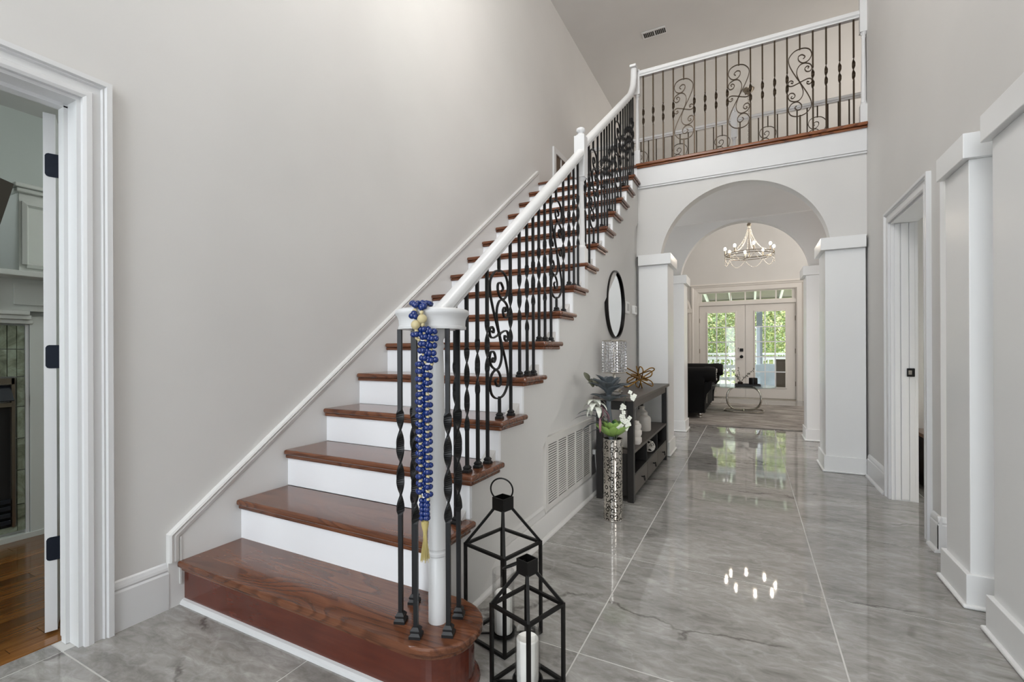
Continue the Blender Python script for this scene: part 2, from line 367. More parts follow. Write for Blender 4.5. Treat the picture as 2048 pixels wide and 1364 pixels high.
# ---- living-room plank floor beyond the left doorway
wf = struct(MB().box(-4.6, -2.345, YF, 3.2, -.06, -.006).build('floor', 'shadow_gap', at=(0, 0, 0)), 'warm brown plank floor of the room through the left doorway', 'floor')
plen = [1.1, .8, 1.4, .95, 1.25]
pmeshes = {}
random.seed(3)
for i in range(21):
    x = -2.350 - .083 * i; y = -1.2 - random.random() * .8
    while y < 2.6:
        L = plen[random.randrange(5)]
        if L not in pmeshes: pmeshes[L] = MB().box(-.0405, .0405, .001, L - .001, -.014, 0).mesh('floor_plank', 'plank_wood')
        inst('floor_plank', pmeshes[L], wf, (x - .0415, y, -.0005))
        y += L
inst('threshold', MB().box(-2.372, -2.322, -.12, .80, -.01, .004).mesh('threshold', 'plank_wood'), wf, (0, 0, 0))

# ---- walls
def wall(name, boxes, label, m='wall_paint', extra=None):
    b = MB()
    for q in boxes: b.box(*q)
    if extra: extra(b)
    return struct(b.build(name, m), label, 'wall')
wall('wall_left', [(XL - .15, XL, YF, -.12, 0, ZC), (XL - .15, XL, -.12, .80, 2.03, ZC), (XL - .15, XL, .80, 5.0, 0, ZC), (XL - .15, XL, 5.0, 11.5, 2.74, ZC), (XL - .15, XL, 6.66, 11.5, 0, 2.74)],
     'tall pale grey wall beside the staircase')
wall('wall_right', [(XR, XR + .15, YF, .6, 0, 1.99), (XR, XR + .15, YF, 3.25, 1.99, ZC), (XR, XR + .15, 3.25, 3.46, 0, ZC), (XR, XR + .15, 3.46, 4.24, 2.0, ZC), (XR, XR + .15, 4.24, 5.12, 0, 2.74), (XR, XR + .15, 4.24, 5.0, 2.74, ZC), (1.25, 1.40, 5.06, 6.62, 2.74, ZC), (XR, 1.40, 4.98, 5.06, 2.74, ZC)],
     'tall pale grey wall on the right with a doorway')
wall('wall_front', [(-2.36, -1.75, YF - .1, YF + .05, 0, ZC), (.45, 3.6, YF - .1, YF + .05, 0, ZC), (-1.75, .45, YF - .1, YF + .05, 2.25, 2.95), (-1.75, .45, YF - .1, YF + .05, 4.85, ZC), (-1.75, .45, YF - .1, YF + .05, 0, .3),
                    (-4.7, -3.7, YF - .1, YF + .05, 0, 2.8), (-2.5, -2.36, YF - .1, YF + .05, 0, 2.8), (-3.7, -2.5, YF - .1, YF + .05, 0, .8), (-3.7, -2.5, YF - .1, YF + .05, 2.2, 2.8)],
     'front wall of the house behind the viewer')
AX, AZ, AR = -.092, 1.975, .737
def archpoly(x0, x1, z0, z1):
    h = math.asin((z0 - AZ) / AR)
    return [(x0, z0)] + arc(AX, AZ, AR, pi - h, h, 40) + [(x1, z0), (x1, z1), (x0, z1)]
wall('wall_arch', [(-4.1, XL - .15, YB, YB + .14, 0, ZC), (XR + .15, 3.1, YB, YB + .14, 0, ZC), (XL, -1.07, YB + .02, YB + .14, 0, 2.9)],
     'white wall with a round arch under the balcony', extra=lambda b: b.prism(archpoly(-1.07, XR, 2.073, 2.99), 'Y', YB, YB + .14))
wall('wall_arch_family', [(-4.1, -1.03, 6.54, 6.66, 0, 2.74), (.89, 3.1, 6.54, 6.66, 0, 2.74), (1.25, 3.1, 6.54, 6.66, 2.74, ZC)],
     'second arched wall further down the hall', extra=lambda b: b.prism(archpoly(-1.03, .89, 2.073, 2.74), 'Y', 6.54, 6.66))
wall('wall_back', [(-4.1, -1.09, 11.5, 11.65, 0, ZC), (.91, 3.1, 11.5, 11.65, 0, ZC), (-1.09, .91, 11.5, 11.65, 2.42, ZC)], 'far grey wall of the family room around the french doors')

wall('wall_family_right', [(3.1, 3.2, 4.98, 11.65, 0, ZC)], 'right side wall of the family room')
wall('wall_living', [(-4.7, -4.6, YF, 3.3, 0, 2.8), (-4.7, XL - .15, 3.2, 3.3, 0, 2.8)], 'grey-green wall of the living room around the fireplace', 'living_wall')
wall('wall_dining', [(3.6, 3.7, YF, 5.0, 0, 2.8), (XR + .15, 3.7, 3.3, 3.4, 0, 2.8)], 'wall of the side room on the right')
# wall under the stairs
def under_line(y): return .546 + .7437 * (y - 2.442)
ws = MB().prism([(1.40, 0), (YB + .02, 0), (YB + .02, 2.9), (4.9, 2.9), (1.75, .5), (1.40, .2)], 'X', XS - .05, XS)
wstair = struct(ws.build('wall_stair', 'wall_paint'), 'pale grey wall under the open side of the staircase', 'wall')
# ---- ceilings and upper floor
struct(MB().box(-4.2, 3.7, YF - .1, 11.65, ZC, ZC + .1).build('ceiling', 'ceiling_paint'), 'high flat grey ceiling above the foyer and balcony', 'ceiling')
struct(MB().box(-4.1, 3.1, YB + .14, 6.54, 2.742, 2.99).build('ceiling_hall', 'ceiling_paint'), 'low ceiling of the passage under the balcony', 'ceiling')
struct(MB().box(-4.7, XL - .15, YF, 3.3, 2.8, 2.9).build('ceiling_living', 'ceiling_paint'), 'ceiling of the living room', 'ceiling')
struct(MB().box(XR + .15, 3.7, YF, YB, 2.8, 2.9).build('ceiling_dining', 'ceiling_paint'), 'ceiling of the side room on the right', 'ceiling')
up = MB().box(XL, 1.25, YB + .016, 6.62, 2.995, Z2 - .002)
struct(up.build('floor_balcony', 'balcony_wood'), 'brown wooden floor of the balcony', 'floor')

# ---- baseboards
BP = [(0, 0), (.016, 0), (.016, .150), (.011, .158), (.014, .166), (.012, .176), (.006, .190), (0, .196)]
bl = MB().prism([(XL + a, b) for a, b in BP], 'Y', .886, 1.08)
struct(bl.build('baseboard_left', 'trim_white'), 'white moulded baseboard between the left doorway and the stairs', 'baseboard')
def quarter(x, sgn, y0, y1, r=.018):
    return [(x, 0)] + [(x + sgn * r * cos(a), r * sin(a)) for a in [i * pi / 10 for i in range(6)]]
bs = MB().prism([(XS, 0), (XS + .015, 0), (XS + .015, .128), (XS + .010, .136), (XS, .14)], 'Y', 1.42, 4.95).prism(quarter(XS + .015, 1, 0, 0), 'Y', 1.45, 4.90)
bs.prism([(XS, .14), (XS + .012, .14), (XS + .012, .152), (XS + .007, .166), (XS + .009, .176), (XS, .19)], 'Y', 1.60, 2.465)
struct(bs.build('baseboard_stair', 'wall_paint', smooth=True), 'pale baseboard with rounded shoe along the stair wall', 'baseboard')
br = MB().prism([(XR - a, b * .97) for a, b in BP], 'Y', 4.345, 4.925).prism([(XR - a, b * .97) for a, b in BP], 'Y', 3.232, 3.365)
br.prism(quarter(XR - .016, -1, 0, 0), 'Y', 4.345, 4.905).prism(quarter(XR - .016, -1, 0, 0), 'Y', 3.23, 3.365)
br.prism([(3.25 - a, b * .97) for a, b in BP], 'X', XR - .016, XR + .15)
struct(br.build('baseboard_right', 'trim_white'), 'white moulded baseboard beside the doorway in the right wall', 'baseboard')

# ---- left doorway: casing, jamb, open door leaf with hinges
CP = [(0, 0), (0, .017), (.010, .022), (.026, .022), (.031, .013), (.054, .013), (.058, .022), (.064, .020), (.068, .030), (.085, .030), (.085, 0)]
c1 = MB().sweep(CP, [(XL, .80, 0), (XL, .80, 2.03), (XL, -.12, 2.03), (XL, -.12, 0)], ref=(1, 0, 0))
trim1 = struct(c1.build('trim_1', 'trim_white'), 'white stepped door casing around the left doorway', 'door casing')
j1 = MB().box(XL - .15, XL + .001, .788, .802, 0, 2.018).box(XL - .15, XL + .001, -.122, -.108, 0, 2.018).box(XL - .15, XL + .001, -.122, .802, 2.018, 2.032)
j1.box(XL - .105, XL - .07, .776, .79, 0, 2.01).box(XL - .105, XL - .07, -.11, .79, 2.004, 2.02)
j1.build('door_jamb', 'trim_white', trim1)
ang = radians(158)     # the leaf swings into the living room, seen edge-on
hx, hy = -2.405, .778
door1 = thing('door_1', 'white interior door standing open, seen edge-on with dark hinges', 'door', (hx, hy, .012), kind='structure')
dd = Vector((cos(ang), sin(ang), 0)); dn = Vector((-dd.y, dd.x, 0))
lm = MB().box(0, .80, -.0175, .0175, 0, 2.0)
for (a, b) in ((.12, .36), (.44, .68)):
    for (z0, z1) in ((.22, .85), (1.02, 1.85)): lm.box(a, b, -.019, -.0165, z0, z1).box(a, b, .0165, .019, z0, z1)
lo = lm.build('door_leaf', 'trim_white', door1, local=True); lo.rotation_euler = (0, 0, ang)
for z in (1.80, 1.06, .318):
    hm = MB()
    ln = [(-.016, -.045), (-.016, .045)]
    hm.prism([(-.040, -.045), (.003, -.045), (.009, -.042), (.0125, -.035), (.0125, .035), (.009, .042), (.003, .045), (-.040, .045)], 'X', -.003, -.0005)
    h = hm.build('hinge', 'hinge_metal', door1, local=True); h.location = (0, 0, z); h.rotation_euler = (0, 0, ang)
    kn = MB().lathe([(.006, -.045), (.006, .045)], n=10).build('hinge_knuckle', 'hinge_metal', h, local=True, smooth=True); kn.location = (-.002, -.042, 0)

# ---- skirt board on the left wall
sk = MB().prism([(1.078, 0.0), (1.078, .315), (4.90, 3.150), (4.99, 3.16), (4.99, 2.9), (1.5, 0)], 'X', XL - .002, XL + .014)
sk.sweep([(0, 0), (0, .026), (.008, .030), (.018, .022), (.024, .026), (.040, .020), (.046, .012), (.046, 0)],
         [(XL, 1.077, .196), (XL, 1.077, .315), (XL, 4.93, 3.172)], ref=(1, 0, 0))
sk.prism([(1.121, .09), (1.121, .292), (1.128, .296), (1.128, .09)], 'X', XL + .014, XL + .019)
struct(sk.build('trim_2', 'skirt_paint'), 'pale skirt board with moulding climbing the wall beside the stairs', 'skirt board')

# ---- right doorway: casing, jamb, pocket door edge
c2 = MB().sweep([(a, b * .8) for a, b in CP], [(XR, 3.465, 0), (XR, 3.465, 2.0), (XR, 4.24, 2.0), (XR, 4.24, 0)], ref=(-1, 0, 0))
trim3 = struct(c2.build('trim_3', 'trim_white'), 'white door casing around the doorway in the right wall', 'door casing')
MB().box(XR - .001, XR + .152, 4.226, 4.243, 0, 1.99).box(XR - .001, XR + .152, 3.455, 3.472, 0, 1.99).box(XR - .001, XR + .152, 3.455, 4.243, 1.988, 2.002).build('door_jamb', 'trim_white', trim3)
d2 = MB().box(XR + .055, XR + .098, 4.215, 4.30, .01, 1.985).box(XR + .02, XR + .052, 4.22, 4.232, .005, 1.985).box(XR + .102, XR + .134, 4.22, 4.232, .005, 1.985)
door2 = struct(d2.build('door_2', 'trim_white', bevel=.002, at=(XR + .075, 4.25, 0)), 'white pocket door edge retracted into the right doorway', 'door')
lt = MB().box(XR + .085, XR + .130, 4.206, 4.2185, .89, .95).build('latch_plate', 'black_metal', door2, bevel=.004)
MB().box(XR + .092, XR + .112, 4.203, 4.2065, .905, .935).build('latch_bolt', 'silver', lt)

# ---- square columns
def column(label, x0, x1, y0, y1, zs, zt, caph, ov=.022, bov=.014, bh=.142, shoe=True, sides='xXyY', group='square white columns'):
    """ov: cap overhang on the free sides listed in sides (x/X low/high x, y/Y low/high y)"""
    def ext(d): return (x0 - d * ('x' in sides), x1 + d * ('X' in sides), y0 - d * ('y' in sides), y1 + d * ('Y' in sides))
    c = thing('column', label, 'column', ((x0 + x1) / 2, (y0 + y1) / 2, 0), group, kind='structure')
    MB().box(x0, x1, y0, y1, bh - .01, zs).build('shaft', 'column_white', c, bevel=.003)
    a = ext(ov); MB().box(*a, zs, zs + caph).build('cap', 'column_white', c, bevel=.003)
    a = ext(bov); MB().box(*a, 0, bh).build('base', 'column_white', c, bevel=.003)
    if shoe:
        a = ext(bov + .014); MB().box(*a, 0, .018).build('shoe_molding', 'column_white', c, bevel=.010, seg=3)
    return c
column('square white column between the stair wall and the first arch', -1.04, -.747, 4.95, 5.34, 1.965, 0, .108, ov=.035, sides='XyY')
column('square white column against the right wall at the first arch', .596, .890, 4.95, 5.34, 1.965, 0, .108, ov=.035, sides='xyY')
column('square white column at the left foot of the second arch', -1.03, -.775, 6.50, 6.86, 1.965, 0, .108, ov=.035, sides='XyY')
column('square white column at the right foot of the second arch', .598, .890, 6.50, 6.86, 1.965, 0, .108, ov=.035, sides='xyY')
column('square white column nearest the doorway on the right wall', .822, 1.13, 2.618, 2.882, 1.885, 0, .105, ov=.026, bov=.018, sides='xyY', group='square columns of the side room opening')
column('square white column at the right edge of the picture', .822, 1.13, 1.70, 2.405, 1.885, 0, .105, ov=.026, bov=.018, sides='xyY', group='square columns of the side room opening')

# ---- balcony fascia and nosing
fa = MB().box(-1.052, XR, YB - .026, YB, 2.80, 2.995).box(-1.052, XR, YB - .018, YB, 2.782, 2.80)
struct(fa.build('trim_4', 'trim_white', bevel=.004), 'white fascia board under the balcony edge', 'fascia')
nz = MB().box(-1.06, XR, YB - .062, YB + .06, 3.012, Z2).box(-1.055, XR, YB - .045, YB, 2.992, 3.012)
struct(nz.build('trim_5', 'balcony_wood', bevel=.008, seg=3), 'brown wooden nosing along the balcony edge', 'nosing')

# ---- french doors, transom, casing
YD = 11.5
c3 = MB().sweep([(0, 0), (0, .022), (.09, .030), (.11, .045), (.14, .045), (.14, 0)], [(-1.065, YD, 0), (-1.065, YD, 2.40), (.885, YD, 2.40), (.885, YD, 0)][::-1], ref=(0, -1, 0))
trim6 = struct(c3.build('trim_6', 'cream_trim'), 'wide white casing around the french doors and transom', 'door casing')
MB().box(-1.22, 1.04, YD - .07, YD, 2.54, 2.575).build('head_cap', 'cream_trim', trim6)
MB().box(-1.09, .91, YD, YD + .14, 2.385, 2.42).box(-1.09, -1.045, YD, YD + .14, 0, 2.385).box(.865, .91, YD, YD + .14, 0, 2.385).box(-1.045, .865, YD, YD + .14, 2.085, 2.165).build('door_frame', 'cream_trim', trim6)
MB().box(-1.045, .865, YD - .02, YD + .14, -.004, .018).build('sill', 'pewter', trim6)
MB().box(-1.045, -1.02, YD + .072, YD + .09, .018, 2.06).box(.84, .865, YD + .072, YD + .09, .018, 2.06).box(-1.045, .865, YD + .072, YD + .09, 2.06, 2.085).build('door_stop', 'cream_trim', trim6)
tr = thing('window_1', 'row of small transom panes above the french doors', 'window', (-.09, YD + .05, 2.165), kind='structure')
fr = MB().box(-1.045, .865, YD + .03, YD + .07, 2.165, 2.185).box(-1.045, .865, YD + .03, YD + .07, 2.368, 2.385).box(-1.045, -.985, YD + .03, YD + .07, 2.185, 2.368).box(.80, .865, YD + .03, YD + .07, 2.185, 2.368)
fr.build('frame', 'cream_trim', tr)
for i in range(6):
    x0 = -.985 + i * 1.785 / 6
    MB().box(x0 + .012, x0 + 1.785 / 6 - .012, YD + .048, YD + .052, 2.183, 2.370).build('pane', 'pane_glass', tr)
    if i: MB().box(x0 - .014, x0 + .014, YD + .035, YD + .065, 2.18, 2.372).build('muntin', 'cream_trim', tr)
def fdoor(n, x0, x1, gx0, gx1, knob, label):
    d = thing(n, label, 'door', ((x0 + x1) / 2, YD + .05, .02), kind='structure')
    y0, y1 = YD + .03, YD + .07; z0, z1, gz0, gz1 = .02, 2.08, .265, 1.915
    MB().box(x0, gx0, y0, y1, z0, z1).box(gx1, x1, y0, y1, z0, z1).box(gx0, gx1, y0, y1, z0, gz0).box(gx0, gx1, y0, y1, gz1, z1).build('door_leaf', 'cream_trim', d)
    MB().sweep([(0, 0), (0, .014), (.022, .014), (.03, 0)], [(gx0, y0, gz0), (gx0, y0, gz1), (gx1, y0, gz1), (gx1, y0, gz0), (gx0, y0, gz0)][::-1], ref=(0, -1, 0)).build('glazing_bead', 'cream_trim', d)
    cw, rh = (gx1 - gx0) / 3, (gz1 - gz0) / 5
    for a in range(3):
        for b in range(5):
            MB().box(gx0 + a * cw + .009, gx0 + (a + 1) * cw - .009, YD + .048, YD + .052, gz0 + b * rh + .009, gz0 + (b + 1) * rh - .009).build('pane', 'pane_glass', d)
    for a in (1, 2): MB().box(gx0 + a * cw - .011, gx0 + a * cw + .011, y0 + .004, y1 - .004, gz0, gz1).build('muntin', 'deck_white', d)
    for b in range(1, 5): MB().box(gx0, gx1, y0 + .005, y1 - .005, gz0 + b * rh - .011, gz0 + b * rh + .011).build('muntin', 'deck_white', d)
    if knob:
        MB().lathe([(.016, 0), (.016, .03), (.034, .04), (.036, .06), (.02, .075)], n=16).xf(Matrix.Translation((-.17, y0, .925)) @ Matrix.Rotation(pi / 2, 4, 'X')).build('knob', 'door_black', d, smooth=True)
        MB().box(-.205, -.135, y0 - .022, y0, 1.04, 1.11).build('deadbolt', 'door_black', d, bevel=.005)
        MB().lathe([(.01, 0), (.01, .008)], n=10).xf(Matrix.Translation((-.232, y0, 1.115)) @ Matrix.Rotation(pi / 2, 4, 'X')).build('door_sensor', 'door_black', d)
    for z in (.35, 1.05, 1.75):
        xx = x0 if knob else x1
        MB().lathe([(.008, -.05), (.008, .05)], c=(xx, y0 - .006, z), n=8).build('hinge', 'pewter', d)
    return d
d3 = fdoor('door_3', -1.04, -.096, -.865, -.300, True, 'left french door with fifteen panes, black knob and deadbolt')
MB().box(-.115, -.070, YD + .071, YD + .084, .02, 2.058).build('astragal', 'cream_trim', d3)
fdoor('door_4', -.088, .86, .100, .675, False, 'right french door with fifteen panes and no knob')
# arched niche trim left of the french doors
ap = [(-1.245, .0), (-1.245, 1.98)] + [(-1.245 - .42 + .42 * cos(a), 1.98 + .42 * sin(a)) for a in [i * pi / 20 for i in range(1, 20)]] + [(-2.085, 1.98), (-2.085, 0)]
ni = MB().sweep([(-.04, 0), (-.04, .03), (.0, .045), (.04, .03), (.04, 0)], [(x, YD, z) for x, z in ap], ref=(0, -1, 0)).box(-1.31, -1.185, YD - .06, YD, 1.94, 2.03)
struct(ni.build('trim_7', 'cream_trim'), 'pale arched moulding on the far wall left of the french doors', 'moulding')

# ================================================================== STAIRCASE
stair = thing('staircase', 'straight staircase with brown oak treads and white risers', 'staircase', (-1.6, Y1, 0))
XA = XL + .013
for k in range(2, 16):
    y, z = ytread(k), RISE * k
    t = MB().box(XA, XT, y, y + RUN + .0285, z - .027, z)
    tr_ = t.build('tread', 'tread_wood', stair, bevel=.011, seg=3, at=((XA + XT) / 2, y + .13, z))
    cv = MB().box(XA, XT - .016, y + .013, y + .03, z - .047, z - .027).box(XT - .033, XT - .016, y + .03, y + RUN + .01, z - .047, z - .027)
    cv.build('cove_molding', 'tread_wood', tr_, bevel=.006)
for k in range(2, 17):
    y, z = ytread(k), RISE * k
    MB().box(XA, -1.050, y + .028, y + .046, z - RISE, z - .027).build('riser', 'riser_white', stair)
# landing nosing at the top of the flight
MB().box(XA, -1.06, YTOP - .002, YB + .015, Z2 - .027, Z2).build('tread', 'tread_wood', stair, bevel=.011, seg=3, at=(-1.6, YTOP + .1, Z2))
# outer stringer: sawtooth under the treads, straight lower edge
sp = []
for k in range(2, 17):
    y, z = ytread(k), RISE * k
    sp += [(y + .030, z - RISE - .028 if k > 2 else .0), (y + .030, z - .028)]
sp += [(YB - .001, RISE * 16 - .028), (YB - .001, under_line(YB))]
sp += [(1.708, .0)]
MB().prism(sp, 'X', XS - .012, -1.0505).build('stringer', 'wall_paint', stair)
# bullnose starting step
BCx, BCy, BR = -.930, 1.262, .151
def bull(r, yf, yb):
    a = [(XA, yf), (BCx, yf)] + arc(BCx, BCy, r, -pi / 2, pi / 2, 20) + [(BCx, yb), (XA, yb)]
    return a
tb = MB().prism(bull(BR, Y1, BCy + BR), 'Z', .163, .19).build('tread', 'tread_wood', stair, bevel=.011, seg=3, at=(-1.5, 1.24, .19), smooth=False)
MB().prism(bull(BR - .016, Y1 + .016, BCy + BR - .016), 'Z', .143, .163).build('cove_molding', 'tread_wood', tb, bevel=.006)
MB().prism(bull(BR - .03, Y1 + .03, BCy + BR - .03), 'Z', .0, .143).build('riser', 'step_face_wood', stair, at=(-1.5, 1.2, .1))
q = MB().sweep([(0, 0), (.02, 0), (.017, .010), (.010, .017), (0, .02)], [(XA, Y1 + .03, 0), (-1.02, Y1 + .03, 0)])
q.build('shoe_molding', 'trim_white', stair)
qa = arc(BCx, BCy, BR - .03, -pi / 2 - .01, pi * .45, 24)
MB().sweep([(0, 0), (.02, 0), (.017, .010), (.010, .017), (0, .02)][::-1], [(-1.02, Y1 + .03, 0)] + [(a, b, 0) for a, b in qa]).build('shoe_molding', 'step_face_wood', stair)

# ---- railing of the stairs
def rail1(y): return 1.616 + .7437 * (y - 1.944)
def rail2(y): return 2.700 + .728 * (y - 3.357)
XB = -1.075
RP = [(-.020, -.056), (.020, -.056), (.020, -.046), (.031, -.036), (.031, -.018), (.022, -.004), (.008, 0), (-.008, 0), (-.022, -.004), (-.031, -.018), (-.031, -.036), (-.020, -.046)]
def twisted(h, zc, lobes, L, b=.0066, wd=.0115, th=.0035, ph=0.0):
    """square bar of height h from z=0, ribbon-twisted section of `lobes` lobes of length L centred at zc; b = half bar"""
    m = MB(); rings = []
    def ring(z, hx, hy, a): rings.append([(x * cos(a) - y * sin(a), x * sin(a) + y * cos(a), z) for x, y in ((-hx, -hy), (hx, -hy), (hx, hy), (-hx, hy))])
    z0, z1 = zc - lobes * L / 2, zc + lobes * L / 2
    ring(0, b, b, 0); ring(z0 - .012, b, b, 0)
    N = int(lobes * 16)
    for i in range(N + 1):
        t = i / N; ring(z0 + (z1 - z0) * t, wd, th, ph + pi * lobes * t)
    ring(z1 + .012, b, b, pi * round(lobes)); ring(h, b, b, pi * round(lobes))
    vs = [p for r in rings for p in r]; fs = []
    for i in range(len(rings) - 1):
        for q in range(4): fs.append((i * 4 + q, i * 4 + (q + 1) % 4, i * 4 + 4 + (q + 1) % 4, i * 4 + 4 + q))
    fs += [(3, 2, 1, 0), tuple(len(vs) - 4 + q for q in range(4))]
    return m.add(vs, fs)
def shoe_mesh(m, s=1.0):
    b = MB(); prev = None; P = [(.0165, 0), (.0165, .008), (.0135, .012), (.0115, .015), (.0135, .018), (.0135, .022), (.0075, .030)]
    for (r, z) in P: b.v += [(-r * s, -r * s, z * s), (r * s, -r * s, z * s), (r * s, r * s, z * s), (-r * s, r * s, z * s)]
    for i in range(len(P) - 1):
        for q in range(4): b.f.append((i * 4 + q, i * 4 + (q + 1) % 4, i * 4 + 4 + (q + 1) % 4, i * 4 + 4 + q))
    b.f += [(3, 2, 1, 0), tuple(len(P) * 4 - 4 + q for q in range(4))]
    return b.mesh('baluster_shoe', m)
SHOE = shoe_mesh('iron'); SHOE_B = shoe_mesh('bronze_iron'); SHOE_V = shoe_mesh('iron', 1.12)
def scroll(mirror=False, depth=.0055, th=.0032):
    """wrought scroll panel 0.615 high in the local XZ plane, centred on the origin"""
    S = .615 / 450
    big = [(-19, 154), (-30, 165), (-13, 183), (7, 176), (8, 152), (-10, 130), (-33, 127), (-54, 140), (-67, 170), (-58, 203), (-34, 221), (-2, 225), (34, 214), (62, 180), (63, 140), (46, 92), (22, 42), (0, 0)]
    mid = [(-48, 88), (-54, 76), (-42, 66), (-28, 76), (-31, 98), (-50, 112), (-66, 104), (-70, 90)][::1]
    mid = [(-45, 82), (-52, 92), (-40, 98), (-28, 84), (-38, 64), (-58, 62), (-68, 82), (-58, 108), (-30, 122), (-4, 118), (14, 94), (18, 62), (10, 28), (0, 0)]
    sml = [(52, 10), (42, 4), (40, 16), (54, 24), (67, 12), (64, -8), (46, -14), (22, -8), (0, 0)]
    m = MB(); mx = -1 if mirror else 1
    for c in (big, mid, sml):
        pts = spline([Vector((mx * a * S, b * S)) for a, b in c], 5)
        for sg in (1, -1):
            m.sweep([(-th, -depth), (th, -depth), (th, depth), (-th, depth)], [(sg * p.x, 0, sg * p.y) for p in pts], ref=(0, 1, 0))
    m.ball((0, 0, 0), .011, n=6, m=4)
    for sg in (1, -1): m.ball((mx * sg * -33 * S, 0, sg * 125 * S), .008, n=6, m=4); m.box(-.006, .006, -.006, .006, sg * .300 if sg > 0 else -.325, .325 if sg > 0 else -.300)
    return m
SCR = {mi: {mm: scroll(mi).mesh('scroll', mm) for mm in ('iron', 'bronze_iron')} for mi in (False, True)}
rail = thing('stair_railing', 'stair railing with white handrail and black twisted iron balusters', 'railing', (XB, 1.9, 0))
def hand(path, name='handrail', parent=rail, m='trim_white'):
    return MB().sweep(RP, path, ref=(0, 0, 1)).build(name, m, parent, smooth=True)
# cap drum over the starting newel, then the rail
ZV = 1.160
MB().lathe([(.0, 0), (.111, 0), (.112, .008), (.109, .011), (.109, .016), (.110, .030), (.115, .042), (.121, .049), (.122, .056), (.118, .063), (.108, .0665), (0, .067)], c=(-.940, 1.252, ZV - .001), n=40, cap=False).build('volute_cap', 'trim_white', rail, smooth=True)
p1 = [(-.985, 1.315, 1.213), (-1.03, 1.352, 1.213), (-1.06, 1.386, 1.216), (XB, 1.43, rail1(1.43) + .004), (XB, 1.50, rail1(1.50)), (XB, 3.16, rail1(3.16))]
hand(p1)
p2 = [(XB, 3.22, rail2(3.22))] + [(XB, y, rail2(y)) for y in (4.0, 4.72)] + [(XB, 4.80, 3.775), (XB, 4.855, 3.85), (XB, 4.885, 3.94), (XB, 4.893, 4.045)]
hand(p2)
MB().box(XB - .034, XB + .034, 4.862, 4.985, 4.035, 4.062).build('handrail_cap', 'trim_white', rail, bevel=.008)
NP1 = [(.0315, 0), (.0315, .21), (.029, .214), (.029, .220), (.033, .224), (.033, .232), (.029, .236), (.029, .242), (.0325, .246), (.032, .26), (.030, .40), (.0255, .70), (.0225, .88), (.0215, .905), (.026, .912), (.026, .920), (.0215, .926), (.0215, .936), (.027, .944), (.034, .962), (.036, .972)]
MB().lathe(NP1, c=(-.930, 1.262, .189), n=24).build('newel_post', 'trim_white', rail, smooth=True)
def newel(x, y, zb, zt, parent, lo=.22, s=.040, top=True, box=.25):
    """square-bottomed turned newel: square base, turned shaft, square block at the top"""
    g = MB().box(x - s, x + s, y - s, y + s, zb, zb + lo)
    zk = zt - box; L = zk - zb - lo
    g.lathe([(s * .95, lo), (s * .95, lo + .012), (s * .72, lo + .022), (s * .80, lo + .034), (s * .66, lo + .05), (s * .70, lo + .12), (s * .60, lo + L * .55), (s * .50, lo + L - .07), (s * .48, lo + L - .05), (s * .62, lo + L - .042), (s * .62, lo + L - .032), (s * .5, lo + L - .025), (s * .78, lo + L - .012), (s * .9, lo + L)], c=(x, y, zb), n=20)
    g.box(x - s, x + s, y - s, y + s, zk, zt)
    o = g.build('newel_post', 'trim_white', parent, smooth=True)
    if top:
        MB().lathe([(s * .95, 0), (s * .95, .008), (s * .55, .020), (s * .5, .028), (s * .78, .036), (s * .86, .046), (s * .78, .058), (s * .4, .066), (0.001, .068)], c=(x, y, zt), n=20).build('newel_button', 'trim_white', o, smooth=True)
    return o
newel(XB - .006, 3.205, RISE * 8, 2.625, rail, lo=.30, s=.038, box=.30)
# balusters: distances along the rail read from the photograph's post feet
YS = [1.585, 1.671, 1.758, 1.844, 1.959, 2.078, 2.181, 2.273, 2.355, 2.435, 2.521, 2.614, 2.705, 2.829, 2.934, 3.03, 3.117,
      3.283, 3.375, 3.486, 3.603, 3.707, 3.793, 3.872, 3.951, 4.04, 4.135, 4.231, 4.341, 4.44, 4.529, 4.616, 4.702, 4.782, 4.865]
SCI = {4, 12, 19, 27}
def base_of(y):
    k = int((y - Y1 + .004) / RUN) + 1
    return RISE * min(k, 15)
def baluster(parent, x, y, zb, zt, m, shoe, lobes=2.0, L=.115, down=.41, ph=0.0, b=.0066, wd=.0115, rz=0):
    h = zt - zb
    me = twisted(h, max(.2, h - down), lobes, L, b, wd, ph=ph).mesh('baluster', m)
    pl = wloc(parent); o = inst('baluster', me, parent, (x - pl.x, y - pl.y, zb - pl.z), (0, 0, rz))
    inst('baluster_shoe', shoe, o, (0, 0, 0))
    return o
def scroll_baluster(parent, x, y, zb, zt, m, shoe, axis, mirror, zc):
    h = zt - zb; b = .0064
    me = MB().box(-b, b, -b, b, 0, zc - .318 - zb).mesh('scroll_baluster', m)
    ue = MB().box(-b, b, -b, b, zc + .318 - zb, h).mesh('upper_bar', m)
    pl = wloc(parent); o = inst('scroll_baluster', me, parent, (x - pl.x, y - pl.y, zb - pl.z), (0, 0, pi / 2 if axis == 'Y' else 0))
    inst('scroll', SCR[mirror][m], o, (0, 0, zc - zb)); inst('upper_bar', ue, o, (0, 0, 0)); inst('baluster_shoe', shoe, o, (0, 0, 0))
for i, y in enumerate(YS):
    zt = (rail1(y) if y < 3.2 else (rail2(y) if y < 4.75 else 3.77)) - .058
    zb = base_of(y)
    if i in SCI: scroll_baluster(rail, XB, y, zb, zt, 'iron', SHOE, 'Y', True, (zt - .067) - .335)
    else: baluster(rail, XB, y, zb, zt, 'iron', SHOE, lobes=2.0 + (i % 3 == 1), L=.112, down=.40 + .03 * ((i * 2) % 3 - 1), ph=.55)
